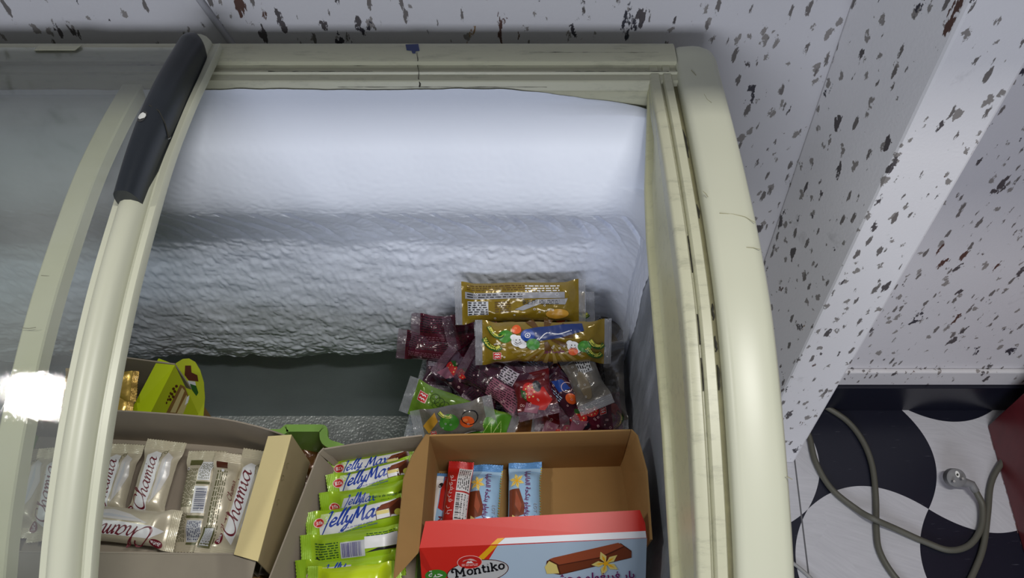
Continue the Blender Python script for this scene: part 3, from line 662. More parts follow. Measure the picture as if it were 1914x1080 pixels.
def sm(x): x = max(0, min(1, x)); return x*x*(3-2*x)
def wrap(name, label, cat, group, mw, L, W, H, body, sealm, art=None, seed=0, seal=.010, zig=.0012, crumple=.0012, narrow=.10, low=.5, bend=0, ramp=.016, seal_kids=True, sharp=.6, both=True, twist=0, fan=.0):
    """flow wrapped bar or pouch lying along local x: a filled body between two flat crimped ends"""
    root = empty(name, label, cat, group, mw=mw); so = Vector((seed*3.1, seed*1.7, seed*.9))
    def Sf(u, v, lift=0, side=1):
        e = sm((u-seal)/ramp)*sm((L-seal-u)/ramp); q = min(1, abs(2*v/W)); prof = max(0, 1-q**2.6)**sharp
        z = (H if side > 0 else -H*low)*e*prof
        z += crumple*(.35+.65*e)*(noise.noise(Vector((u*38, v*46, 0))+so)+.5*noise.noise(Vector((u*110, v*90, 1))+so))
        z += bend*sin(pi*u/L)+twist*v*(u/L-.5)
        endk = 1-e
        z += .0022*endk*noise.noise(Vector((u*20, v*60, 3))+so)
        y = v*(1-narrow*e+fan*endk)+.0012*noise.noise(Vector((u*25, 0, 5))+so)
        return Vector((u, y, z+lift*side))
    nv = max(10, int(W/.0032)); nu = max(20, int(L/.0032))
    b = MB(); b.grid(lambda a, c: Sf(seal+(L-2*seal)*a, -W/2+W*c), nu, nv, body); b.grid(lambda a, c: Sf(seal+(L-2*seal)*a, W/2-W*c, 0, -1), nu, nv, body)
    if art: art(Deco(b, Sf), L, W)
    b.build('wrapper', root, smooth=True)
    for e in (0, 1):
        b = MB(); nz = max(16, 2*int(W/.0034/1))
        def Se(a, c):
            j = round(c*nz); uu = seal*a+(zig*(j % 2)*(1 if a < .01 else 0)); rid = .00035*sin(a*seal/.0021*2*pi)
            if e: uu = L-uu
            p = Sf(uu, -W/2+W*c); return p+Vector((0, 0, rid+.0002))
        ns = max(3, int(seal/.0005)); b.grid(Se, ns if ns < 24 else 24, nz, sealm)
        b.build('end_seal', root, smooth=True)
    return root
def lay(a, za, b_, zb, tilt=0, roll=0):
    """matrix from a start and an end point seen in the photograph, each at its own height; tilt leans the top face towards the front, roll sideways"""
    A = at(*a, z=za); B = at(*b_, z=zb); up = Vector((roll, -tilt, 1)); return frame(A, B-A, up), (B-A).length
def on_plane(mw):
    """pixel -> local (u, v) on the xy plane of mw"""
    inv = mw.inverted(); o = inv @ Vector((0, 0, CAM_Z))
    def f(px, py):
        d = inv.to_3x3() @ ray(px, py); t = -o.z/d.z; return (o.x+d.x*t, o.y+d.y*t)
    return f

# ------------------------------------------------------------------ cartons and basket
def card(name, col, edge=None, var=.10): return mat(name, srgb(*col), .85, var=var, varscale=26, bumpn=(160, .08, .0008), spec=.2)
KRAFT = card('kraft_board', (164, 128, 80)); GREYB = card('grey_board', (164, 154, 140)); GREYI = card('grey_board_inside', (160, 148, 134)); EDGE = card('board_edge', (196, 180, 150)); CREAMB = card('cream_board', (232, 214, 158), var=.04)
LIMEB = mat('lime_print_board', srgb(196, 214, 20), .45, var=.04, varscale=20); OLIVEB = mat('olive_lime_print_board', srgb(176, 186, 34), .5)
REDB = mat('red_print_board', srgb(214, 44, 34), .38, bumpn=(120, .06, .0006)); WHITEB = mat('white_print_board', srgb(226, 230, 242), .4); BLUEB = mat('pale_blue_print_board', srgb(182, 204, 230), .4)
def wall(b, p, q, z0, z1, th, m, me, side=1):
    """upright board between two floor points, slightly thick, with a pale cut edge on top"""
    p, q = Vector((*p[:2], 0)), Vector((*q[:2], 0)); d = (q-p).normalized(); n_ = Vector((-d.y, d.x, 0))*th*side
    b.hexa([(p.x, p.y, z0), (q.x, q.y, z0), (q.x+n_.x, q.y+n_.y, z0), (p.x+n_.x, p.y+n_.y, z0)], [(p.x, p.y, z1), (q.x, q.y, z1), (q.x+n_.x, q.y+n_.y, z1), (p.x+n_.x, p.y+n_.y, z1)], m)
def leaning(b, p0, p1, q1, q0, th, m):
    """board through four 3D corners"""
    b.plate([p0, p1, q1, q0], th, m)
# --- plastic basket with a pocket in its rear rim
GRN = mat('green_plastic', srgb(128, 168, 78), .38, var=.05, varscale=30)
GRND = GRN
bk = empty('plastic_basket', 'green plastic basket with a notched rim between the beige and the grey cartons', 'basket', loc=(-.4, .33, .166))
def kid(b, name, root, **kw):
    o = b.build(name, **kw); o.parent = root; o.matrix_parent_inverse = root.matrix_basis.inverted(); return o
def rnd_path(pts, r=.006, n=4):
    out = []
    L = len(pts)
    for i, p in enumerate(pts):
        p = Vector(p); a = (Vector(pts[i-1])-p); c = (Vector(pts[(i+1) % L])-p); rr = min(r, a.length/2.1, c.length/2.1); A = p+a.normalized()*rr; C = p+c.normalized()*rr
        for k in range(n+1):
            t = k/n; out.append(A*(1-t)**2+p*2*t*(1-t)+C*t*t)
    return out
zr = .598
nt_ = [at(535, 793, z=zr), at(611, 793, z=zr), at(617, 818, z=zr), at(640, 829, z=zr)]
out_ = [(-.640, .215), (-.110, .215), (-.110, .425), (nt_[3].x+.01, .4255), (nt_[2].x+.012, .432), (nt_[1].x+.004, .436), (nt_[1].x+.001, nt_[1].y), (nt_[0].x-.002, nt_[0].y), (nt_[0].x-.006, .4505), (-.42, .4515), (-.47, .4632), (-.640, .4632)]
path = rnd_path(out_, .009)
b = MB(); n = len(path); cen = Vector((-.37, .33))
def inset(path, d):
    res = []
    for i, p in enumerate(path):
        t = (path[(i+1) % len(path)]-path[i-1]).normalized(); res.append(Vector((p.x-t.y*d, p.y+t.x*d)))
    return res
inn = inset(path, .0105); low_o = [cen+(p-cen)*.93 for p in inset(path, .002)]; low_i = [cen+(p-cen)*.93 for p in inset(path, .006)]; rim_d = inset(path, .008)
b.add([(p.x, p.y, zr) for p in path]+[(p.x, p.y, zr) for p in inn], [(i, (i+1) % n, n+(i+1) % n, n+i) for i in range(n)], GRN)
b.add([(p.x, p.y, zr) for p in path]+[(p.x, p.y, zr-.008) for p in path], [(i, n+i, n+(i+1) % n, (i+1) % n) for i in range(n)], GRN)
fpk = kid(b, 'rim', bk, smooth=False)
b = MB()
b.add([(p.x, p.y, zr-.001) for p in inn]+[(p.x, p.y, .17) for p in low_i], [(i, (i+1) % n, n+(i+1) % n, n+i) for i in range(n)], GRN)
b.add([(p.x, p.y, zr-.006) for p in inset(path, .004)]+[(p.x, p.y, .17) for p in low_o], [(i, n+i, n+(i+1) % n, (i+1) % n) for i in range(n)], GRN)
b.add([(p.x, p.y, .168) for p in low_o], [tuple(range(n))], GRN)
kid(b, 'tub', bk, smooth=False)

# closed cartons that carry the open ones
def closed_carton(lo, hi, label):
    b = MB(); b.box(lo, hi, KRAFT); x0, y0, z0 = lo; x1, y1, z1 = hi; b.box((x0+.001, (y0+y1)/2-.02, z1), (x1-.001, (y0+y1)/2+.02, z1+.0004), mat('packing_tape', (.45, .33, .17), .25))
    o = b.build('cardboard_carton'); return tag(o, label, 'carton')
closed_carton((-.060, .305, .451), (.135, .410, .5535), 'closed brown carton under the red and blue printed carton')
closed_carton((-.590, .255, .175), (-.300, .415, .5735), 'closed brown carton inside the green basket under the beige wafer carton')
closed_carton((-.600, .475, .166), (-.500, .590, .4795), 'closed brown carton under the lime display carton')

# --- beige wafer carton (left)
zb, zt = .575, .660
cw = empty('display_carton', 'beige open carton of cream wrapped wafers, its right side folded to a cream edge', 'carton', loc=(-.45, .35, zb))
RL, RM, RR = (-.630, .452), (-.375, .437), (-.268, .4105); FR = (-.279, .270); FLp = (-.630, .2745)
b = MB()
rear = spline([RL, (-.50, .4465), RM, (-.315, .4255), (-.272, .4115)], 6)
for p, q in zip(rear, rear[1:]): wall(b, p, q, zb, zt, -.0018, GREYI, EDGE)
kid(b, 'rear_panel', cw, merge=True)
b = MB(); wall(b, FLp, (-.300, .271), zb, zt-.003, -.0018, GREYB, EDGE); wall(b, FLp, RL, zb, zt, .0018, GREYB, EDGE); kid(b, 'front_panel', cw)
b = MB(); b.plate([Vector((*q, zb+.002)) for q in [(-.628, .273), (-.282, .271), (-.275, .410), (-.315, .4248), (-.375, .4362), (-.50, .4455), (-.628, .451)]], .0015, GREYI, Vector((0, 0, 1))); kid(b, 'bottom_panel', cw)
b = MB(); b.plate([(-.630, .2745, zt-.003), (-.630, .195, zt-.052), (-.300, .190, zt-.052), (-.280, .270, zt-.003)], .0018, GREYB, Vector((0, -.5, .86)).normalized()); kid(b, 'front_flap', cw)
# cream fold: a hollow double wall
b = MB(); t4 = [at(437, 1036, z=zt+.002), at(482, 1049, z=zt+.001), at(545, 812, z=zt+.002), at(501, 815, z=zt+.004)]
b.plate(t4, .0015, CREAMB, Vector((0, 0, 1)))
i0, i1, i2, i3 = [Vector(p) for p in t4]; dn = Vector((0, 0, -.0015))
b.add([i3+dn, i0+dn, i0+Vector((.004, .0, -.083)), i3+Vector((.004, 0, -.083))], [(0, 1, 2, 3)], GREYI)
kid(b, 'folded_edge', cw)
b = MB(); sb = [i1+dn, i2+dn, i2+Vector((.004, .002, -.084)), i1+Vector((.003, 0, -.083))]
b.plate([sb[0], sb[3], sb[2], sb[1]], .0012, card('beige_side_board', (178, 160, 122)), Vector((1, 0, 0)))
mwS = frame(sb[0], sb[1]-sb[0], Vector((1, 0, 0))); dd = Deco(b, lambda u, v, l: mwS @ Vector((u, v, l+.0003)), mx=.02)
rn = random.Random(3)
for k in range(16):   # faint floral print on the side
    u = .008+.009*k; v = rn.uniform(-.05, -.012); sgn = 1 if dd.S(0, -.01, 0).z < sb[0].z else -1
    dd.stroke([(u, v*sgn), (u+.004, (v+.004)*sgn), (u+.002, (v+.010)*sgn), (u-.003, (v+.008)*sgn), (u, (v+.004)*sgn)], .0006, ink('faint_olive', (142, 132, 88)))
kid(b, 'side_panel', cw)

# --- grey carton of green bars (centre)
jc = empty('display_carton', 'grey open carton of lime green bars in the middle of the freezer', 'carton', loc=(-.16, .30, .600))
jb = .6005; jt = .660
JRL, JRR = at(600, 836, z=jt), at(792, 812, z=jt); JFL = at(505, 1080, z=jt); JFL2 = JRL+(JFL-JRL)*1.45
b = MB(); 
rr = spline([(JRL.x+.004, JRL.y-.001), ((JRL.x+JRR.x)/2, (JRL.y+JRR.y)/2+.0005), (JRR.x-.002, JRR.y)], 4)
for p, q in zip(rr, rr[1:]): wall(b, p, q, jb, jt, -.0018, GREYI, EDGE)
kid(b, 'rear_panel', jc, merge=True)
b = MB(); inb = Vector((.022, .0, 0)); A_, B_ = Vector((JRL.x, JRL.y, 0)), Vector((JFL2.x, JFL2.y, 0))
pts = [Vector((JRL.x+.004, JRL.y-.001, jt)), Vector((JRL.x-.001, JRL.y-.008, jt)), Vector((JFL.x, JFL.y, jt)), Vector((JFL2.x, JFL2.y, jt))]
for p, q in zip(pts, pts[1:]):
    b.plate([p, q, q+Vector((.016, .002, jb-jt)), p+Vector((.016, -.002, jb-jt))], .0018, GREYI)
kid(b, 'side_panel', jc, merge=True)
b = MB(); b.plate([Vector((JFL2.x+.014, JFL2.y, jb)), Vector((-.112, JFL2.y, jb)), Vector((-.112, JRR.y, jb)), Vector((JRL.x+.018, JRL.y-.002, jb))], .001, GREYI, Vector((0, 0, 1))); kid(b, 'bottom_panel', jc)
b = MB(); wall(b, (JFL2.x+.004, JFL2.y), (-.112, JFL2.y), jb, jt, -.0018, GREYB, EDGE); kid(b, 'front_panel', jc)

# --- brown carton with the printed front
mz0, mz1 = .5545, .660
mc = empty('display_carton', 'brown open carton with a red and pale blue printed front showing a chocolate bar', 'carton', loc=(.02, .35, mz0))
LR, RRm = at(803, 812, z=mz1), at(1184, 802, z=mz1); LF, RF = at(784, 1024, z=mz1), at(1216, 1008, z=mz1)
b = MB(); wall(b, (LR.x, LR.y), (RRm.x-.004, RRm.y), mz0, mz1, -.0022, KRAFT, EDGE); kid(b, 'rear_panel', mc)
b = MB(); c1 = Vector((RRm.x-.004, RRm.y, mz1)); c2 = Vector((RRm.x+.0025, RRm.y-.008, mz1)); c3 = at(1207, 880, z=mz1); c4 = Vector((RF.x, RF.y, mz1))
bo = {id(c1): .001, id(c2): .006, id(c3): .009, id(c4): .009}
for p, q in zip((c1, c2, c3), (c2, c3, c4)): b.plate([q, p, Vector((p.x-bo[id(p)], p.y, mz0)), Vector((q.x-bo[id(q)], q.y, mz0))], .0022, KRAFT, Vector((-1, 0, 0)))
kid(b, 'side_panel', mc, merge=True)
b = MB(); b.plate([Vector((LF.x, LF.y, mz1)), Vector((LR.x, LR.y, mz1)), Vector((LR.x+.004, LR.y, mz0)), Vector((LF.x+.006, LF.y, mz0))], .0022, KRAFT, Vector((1, 0, 0))); kid(b, 'side_panel', mc)
b = MB(); b.box((LF.x+.005, LF.y+.002, mz0), (RRm.x+.001, max(LR.y, RRm.y)+.0024, mz0+.0022), KRAFT); kid(b, 'bottom_panel', mc)
# flap opened outwards on the left
H0, H1 = Vector((LR.x, LR.y, mz1)), Vector((LF.x, LF.y, mz1)); o4 = at(737, 1083, z=mz1+.020)
mwL = frame(H1, H0-H1, (H0-H1).cross(o4-H1)); fl = on_plane(mwL); oq = [fl(*q) for q in ((797, 811), (771, 851), (756, 892), (737, 1083), (782, 1033))]; HL = (H0-H1).length
nf = mwL.to_3x3() @ Vector((0, 0, 1)); nf = nf if nf.z > 0 else -nf
b = MB(); b.plate([mwL @ Vector((u, v, 0)) for u, v in [(HL, 0)]+oq+[(0, 0)]], .0022, KRAFT, nf); kid(b, 'side_flap', mc)
# printed front: an inward fold on top and the sloping face below
PW = (RF-LF).length
F0 = LF; crease_dir = (at(1209, 1005, z=mz1)-LF).normalized(); down = Vector((0, -.062, -.085)).normalized()
mwF = frame(F0, crease_dir, Vector((0, -.85, .62)))        # x along the crease, y up-slope
pf = on_plane(mwF); FW = pf(1209, 1005)[0]
b = MB(); b.add([mwF @ Vector(p) for p in ((0, 0, 0), (FW, 0, 0), (FW, -.105, 0), (0, -.105, 0), (0, 0, -.002), (FW, 0, -.002), (FW, -.105, -.002), (0, -.105, -.002))], [(3, 2, 1, 0), (4, 5, 6, 7), (0, 1, 5, 4), (1, 2, 6, 5), (2, 3, 7, 6), (3, 0, 4, 7)], REDB)
D = Deco(b, lambda u, v, l: mwF @ Vector((u, v, l)), mx=.05, base=.0002)
def pp(*q): return [pf(*k) for k in q]
def clampv(pts): return [(min(FW, max(0, u)), min(0, max(-.104, v))) for u, v in pts]
D.poly(clampv(pp((930, 1019), (1212, 1005)) + [(FW, -.104), (pf(850, 1085)[0]-.01, -.104)]), BLUEB)
D.poly(clampv(pp((917, 1019), (930, 1019), (905, 1044), (895, 1040))), I_YELL)
D.poly(clampv(pp((905, 1044), (895, 1040), (868, 1090), (876, 1092))), I_YELL)
# brand ellipse and badge
c_ = pf(893, 1068); e1 = pf(953, 1057); rx = .034; ry = .0145
D.ell(c_[0], c_[1], rx+.001, ry+.001, I_CHOCD, .12, 36); D.ell(c_[0], c_[1], rx, ry, I_SHADE, .12, 36)
c2_ = pf(878, 1050); D.ell(c2_[0], c2_[1], .0140, .0088, I_PINKW, 0, 28); D.ell(c2_[0], c2_[1], .0133, .0082, I_RED, 0, 28)
for k in range(6): D.stroke([(c2_[0]-.008, c2_[1]+.001), (c2_[0]-.004+.001*k, c2_[1]+.0035+.0002*k), (c2_[0]+.008, c2_[1]+.001)], .0004, I_PINKW)
D.fan([(c2_[0]-.004, c2_[1]-.001), (c2_[0]+.004, c2_[1]-.001), (c2_[0]+.0015, c2_[1]+.0018), (c2_[0], c2_[1]+.0008), (c2_[0]-.002, c2_[1]+.0016)], I_WHITE)
D.lines(c2_[0]-.009, c2_[1]-.0050, c2_[0]+.009, c2_[1]-.0015, 2, I_PINKW, 5)
a = pf(845, 1078); D.pen('Montiko', a[0]+.004, a[1], .0067, I_BLACK, rot=.15, shear=.08, w=.30, font=SLAB)
g_ = pf(815, 1074); D.ell(g_[0], g_[1], .0122, .0075, I_GREEN); t_ = arabic('hbt'); D.text(t_, g_[0]-.0085, g_[1]-.0025, .012, I_WHITE, width=.016, bold=.01)
# chocolate bar picture
D.poly(clampv(pp((1022, 1047), (1034, 1042), (1160, 1014), (1180, 1028), (1180, 1041), (1047, 1073), (1030, 1070), (1020, 1058))), I_CHOCD)
D.poly(clampv(pp((1026, 1044), (1034, 1041), (1155, 1013), (1166, 1019), (1120, 1040), (1045, 1054))), ink('milk_chocolate', (156, 78, 50)))
D.poly(clampv(pp((1044, 1056), (1125, 1041), (1167, 1021), (1180, 1030), (1180, 1040), (1048, 1071))), I_CHOC)
D.poly(clampv(pp((1018, 1058), (1026, 1047), (1040, 1054), (1045, 1070), (1022, 1071))), I_CREAM)
def flower(D, cu, cv, r, n=6, ph=.3, m=None):
    m = m or I_CREAM
    for k in range(n):
        a = ph+2*pi*k/n; p = (cos(a), sin(a)); q = (-sin(a), cos(a))
        D.fan([(cu, cv), (cu+r*.5*p[0]+r*.24*q[0], cv+r*.5*p[1]+r*.24*q[1]), (cu+r*p[0], cv+r*p[1]), (cu+r*.5*p[0]-r*.24*q[0], cv+r*.5*p[1]-r*.24*q[1])], m)
        D.fan([(cu, cv), (cu+r*.4*p[0]+r*.08*q[0], cv+r*.4*p[1]+r*.08*q[1]), (cu+r*.7*p[0], cv+r*.7*p[1]), (cu+r*.4*p[0]-r*.08*q[0], cv+r*.4*p[1]-r*.08*q[1])], I_YELL)
    D.ell(cu, cv, r*.17, r*.17, I_YELL)
f_ = pf(1132, 1051); D.ell(f_[0]-.006, f_[1]+.001, .012, .003, I_CHOCD, .3); flower(D, f_[0], f_[1], .0165, 5, 1.95)
t_ = arabic('bar frygwlw mhSw'); a = pf(1030, 1083); D.text(t_, a[0], a[1]-.001, .013, I_PURPLE, width=.094, bold=.015)
o = kid(b, 'printed_front', mc)
# fold: red with the white band near the crease
b = MB(); e0, e1_ = at(795, 974, z=mz1+.009), at(1196, 953, z=mz1+.009); e2 = at(1206, 978, z=mz1+.004); LFc = mwF @ Vector((0, 0, 0)); RFc = mwF @ Vector((FW, 0, 0))
b.plate([LFc, RFc, e2, e1_, e0], .002, REDB, Vector((0, -.25, 1)).normalized())
mwU = frame(LFc, crease_dir, (e0-LFc).cross(crease_dir)*-1 if (e0-LFc).cross(crease_dir).z < 0 else (e0-LFc).cross(crease_dir)); pu = on_plane(mwU)
D = Deco(b, lambda u, v, l: mwU @ Vector((u, v, l)), mx=.05, base=.0004)
wq = [pu(944, 1006), pu(1209, 993), pu(1210, 1003)]
D.poly([(pu(930, 1018)[0], .0002), (FW-.0005, .0002), (pu(1208, 991)[0]-.001, pu(1208, 992)[1]), pu(944, 1005)], WHITEB)
D.poly([(pu(917, 1019)[0], .0002), (pu(930, 1019)[0], .0002), pu(943, 1005), pu(930, 1006)], I_YELL)
kid(b, 'top_fold', mc)

# --- lime display carton (rear left)
lc = empty('display_carton', 'lime green display carton with a folded triangular end at the rear left, holding gold bars', 'carton', loc=(-.47, .53, .48))
zl0, zl1 = .481, .597
q1, q2, q3, q4 = at(296, 670, z=.600), at(327, 682, z=.598), at(276, 782, z=.545), at(240, 776, z=.548)
b = MB(); q0 = at(190, 658, z=.598); wall(b, (-.62, q0.y+.004), (q2.x, q2.y+.002), zl0, zl1+.002, -.002, GREYI, EDGE); kid(b, 'rear_panel', lc)
b = MB(); b.plate([q4, q3, q2, q1], .0015, LIMEB); 
b.plate([q4+Vector((.0, 0, -.002)), q1+Vector((0, 0, -.002)), Vector((q1.x+.004, q1.y, zl0)), Vector((q4.x+.004, q4.y, zl0))], .0015, LIMEB); kid(b, 'end_fold', lc)
# inclined picture panel
r1, r2, r3, r4 = q2, q3, at(352, 782, z=.500), at(372, 776, z=.500)
b = MB(); tri = [q3, r4, q2]; nn = (r4-q3).cross(q2-q3).normalized(); nn = nn if nn.z > 0 else -nn; b.plate(tri, .0015, OLIVEB, nn)
mwT = frame(q3, r4-q3, nn); pt = on_plane(mwT); D = Deco(b, lambda u, v, l: mwT @ Vector((u, v, l)), mx=.05, base=.0003)
W1 = ink('wafer_brown', (132, 98, 56)); W2 = ink('wafer_pale', (196, 178, 128))
D.poly([pt(310, 772), pt(337, 718), pt(345, 722), pt(352, 740), pt(335, 773)], W1)
D.poly([pt(318, 770), pt(340, 724), pt(345, 730), pt(328, 771)], W2); D.poly([pt(330, 772), pt(348, 738), pt(354, 744), pt(342, 773)], W2)
D.poly([pt(345, 757), pt(349, 742), pt(354, 738), pt(351, 752)], I_WHITE)
for k in range(6): c_ = pt(318+k*1.5+(k % 2)*4, 746-k*5); D.ell(c_[0], c_[1], .0018, .0026, I_CHOCD, .6)
for k in range(4): c_ = pt(311+k*2.4, 752-k*6); D.ell(c_[0], c_[1], .0011, .0022, I_CHOCD, .3)
kid(b, 'picture_panel', lc)
# rounded ear behind it
ear_px = [(327, 680), (340, 672), (352, 671), (364, 678), (373, 693), (380, 716), (382, 745), (379, 782), (330, 778)]
nE = Vector((.35, -.62, .70)).normalized(); E0 = at(382, 782, z=.500); inv_ = frame(E0, Vector((1, .3, 0)), nE); pe = on_plane(inv_)
pts = [Vector((*pe(*q), 0)) for q in ear_px]
b = MB(); b.plate([inv_ @ Vector((p.x, p.y, -.004)) for p in pts], .0015, OLIVEB, (inv_.to_3x3() @ Vector((0, 0, 1))))
D = Deco(b, lambda u, v, l: inv_ @ Vector((u, v, l-.004)), mx=.05, base=.0003)
D.poly([pe(345, 684), pe(356, 684), pe(357, 697), pe(368, 702), pe(370, 714), pe(352, 712), pe(344, 702)], I_CHOCD)
D.poly([pe(349, 712), pe(364, 714), pe(366, 728), pe(354, 722)], I_SHADE); D.poly([pe(354, 718), pe(366, 722), pe(370, 735), pe(366, 741), pe(358, 730)], I_DGREEN)
kid(b, 'rounded_ear', lc)
b = MB(); b.box((-.62, q4.y-.03, zl0-.001), (q1.x+.006, q0.y+.003, zl0+.001), GREYI); kid(b, 'bottom_panel', lc)
GOLD = pack('gold_foil', srgb(206, 172, 84), .30, .5, 60, .5, .3, .002); GOLDS = pack('gold_foil_seal', srgb(206, 168, 92), .35, .6, 120, .5, .2)
def art_gold(D, L, W):
    D.lines(.03, -W*.35, L-.03, W*.05, 9, ink('gold_brown', (112, 80, 30)), 3, .3)
m_, L_ = lay((262, 735), .575, (150, 738), .575, .6)
m_, L_ = lay((258, 722), .576, (120, 716), .576, .55)
wrap('wafer_bar', 'gold foil wafer bar in the lime display carton, the upper one', 'wafer bar', 'gold bars in the lime carton', m_, L_, .042, .010, GOLD, GOLDS, art_gold, 41, crumple=.0014)
m_, L_ = lay((250, 758), .562, (112, 754), .562, .55)
wrap('wafer_bar', 'gold foil wafer bar in the lime display carton, the lower one nearer the beige carton', 'wafer bar', 'gold bars in the lime carton', m_, L_, .042, .010, GOLD, GOLDS, art_gold, 42, crumple=.0014)
# ------------------------------------------------------------------ wafer bars in the beige carton
BEIGE = pack('cream_wrapper', srgb(204, 194, 172), .30, .15, 60, .35, .5, .002, .06); BEIGES = pack('cream_wrapper_seal', srgb(200, 190, 166), .36, .15, 200, .3, .4, .001)
I_TAUPE = ink('taupe', (176, 164, 138)); I_SILVER = ink('silver_white', (214, 210, 208), .25)
def swirl(D, u, v, s, m):
    D.stroke([(u, v), (u+s*1.2, v+s*.9), (u+s*2.4, v+s*.6), (u+s*3.0, v-s*.4), (u+s*2.3, v-s*1.2), (u+s*1.5, v-s*.7), (u+s*1.9, v), (u+s*2.4, v-s*.3)], s*.22, m)
    D.stroke([(u, v), (u-s*1.2, v+s*.1), (u-s*2.6, v-s*.8)], s*.18, m); D.stroke([(u+s*2.8, v-s*.9), (u+s*3.7, v-s*1.4)], s*.22, m)
def art_wafer(D, L, W):
    h = W/2
    D.poly([(L*.12, h*.10), (L*.20, -h*.10), (L*.45, -h*.18), (L*.70, -h*.2), (L*.84, 0), (L*.86, h*.35), (L*.80, h*.72), (L*.62, h*.62), (L*.4, h*.60), (L*.2, h*.62)], I_WHITE)
    D.poly([(L*.24, -h*.22), (L*.5, -h*.28), (L*.72, -h*.30), (L*.86, -h*.25), (L*.80, -h*.72), (L*.6, -h*.86), (L*.42, -h*.66)], I_SILVER)
    D.poly([(L*.30, -h*.40), (L*.62, -h*.42), (L*.80, -h*.5), (L*.62, -h*.60)], I_SHADE)
    D.stroke([(L*.30, -h*.28), (L*.45, -h*.24), (L*.62, -h*.16), (L*.80, -h*.12)], .0005, I_TAUPE)
    D.pen('Chamia', L*.175, -h*.02, L*.088, I_MAROON, rot=.03, shear=.28, w=.19)
    swirl(D, L*.80, -h*.1, W*.05, I_OLIVE)
    D.ell(L*.155, h*.78, .0062, .0050, I_MAROON); D.text('Bifa', L*.155-.0048, h*.78-.0022, .0062, I_WHITE, bold=.01, width=.0096)
def art_wafer_back(D, L, W):
    h = W/2
    D.lines(L*.42, h*.15, L*.80, h*.88, 8, I_OLIVE, 11); D.lines(L*.10, h*.30, L*.36, h*.88, 7, I_OLIVE, 12)
    D.rect(L*.84, h*.10, L*.90, h*.75, I_OLIVE); D.ell(L*.80, h*.80, .0022, .0022, I_WHITE); D.ell(L*.80, h*.80, .0012, .0012, I_CHOCD)
    D.rect(L*.68, -h*.62, L*.88, h*.08, I_WHITE); D.lines(L*.69, -h*.58, L*.87, h*.04, 7, I_OLIVE, 13)
    D.rect(L*.64, -h*.66, L*.665, h*.10, I_OLIVE); D.rect(L*.36, -h*.62, L*.62, h*.12, I_WHITE); D.bars(L*.38, -h*.58, L*.60, h*.02, ink('barcode_blue', (40, 48, 86)), 4)
    D.rect(L*.31, -h*.66, L*.335, h*.30, I_OLIVE); D.rect(L*.10, -h*.62, L*.29, h*.2, I_SHADE); D.lines(L*.11, -h*.58, L*.28, h*.16, 8, ink('barcode_blue', (40, 48, 86)), 15)
    D.rect(L*.075, -h*.62, L*.095, h*.2, I_OLIVE)
def art_wafer_side(D, L, W):
    h = W/2
    D.lines(L*.30, h*.0, L*.80, h*.8, 5, I_OLIVE, 21); D.lines(L*.12, -h*.1, L*.28, h*.8, 6, I_OLIVE, 22); D.rect(L*.83, h*.05, L*.90, h*.8, I_CHOCD); D.ell(L*.80, h*.4, .0020, .0020, I_WHITE)
    D.pen('Chamia', L*.22, -h*.75, W*.10, I_MAROON, rot=0, shear=.28, w=.20); D.pen('Chamia', L*.52, -h*.75, W*.10, I_MAROON, rot=0, shear=.28, w=.20)
    D.rect(L*.08, h*.1, L*.26, h*.9, I_OLIVE); D.rect(L*.10, h*.22, L*.25, h*.8, I_SHADE); D.lines(L*.105, h*.28, L*.245, h*.76, 6, I_GREY, 8)
wl = 'wafer bars in the beige carton'
def wafer(a, za, b_, zb_, label, art=art_wafer, W=.048, H=.011, seed=0, tilt=.25, roll=0, **k):
    m_, L_ = lay(a, za, b_, zb_, tilt, roll); return wrap('wafer_bar', label, 'wafer bar', wl, m_, L_, W, H, BEIGE, BEIGES, art, seed, seal=.0125, narrow=.16, crumple=.0014, **k)
wafer((192, 985), .588, (236, 829), .603, 'upright cream wafer bar right beside the thick lid frame, partly hidden by it', seed=1)
wafer((262, 985), .592, (313, 823), .612, 'upright cream wafer bar whose maroon lettering shows in full', seed=2, W=.051)
wafer((352, 1033), .586, (389, 842), .607, 'cream wafer bar turned back side up, with the wide barcode', art_wafer_back, seed=3, W=.049)
wafer((390, 1042), .589, (432, 846), .610, 'cream wafer bar standing on edge between the barcode bar and the rightmost bar', art_wafer_side, W=.036, H=.012, seed=4, tilt=.1, roll=.55)
wafer((428, 1046), .588, (492, 842), .604, 'rightmost cream wafer bar, tucked under the folded cream edge of the carton', seed=5, W=.050)
wafer((334, 992), .610, (128, 973), .606, 'cream wafer bar lying crosswise with upside-down lettering at the front of the carton', seed=6, W=.047, H=.013)
wafer((86, 1012), .592, (122, 836), .604, 'cream wafer bar seen dimly through the glass, its maroon lettering beside the lid frame', seed=7)
wafer((25, 1008), .590, (70, 838), .602, 'cream wafer bar under the glass at the far left of the beige carton', seed=8)
wafer((146, 1012), .586, (182, 832), .598, 'cream wafer bar covered by the thick lid frame in the beige carton', seed=9)

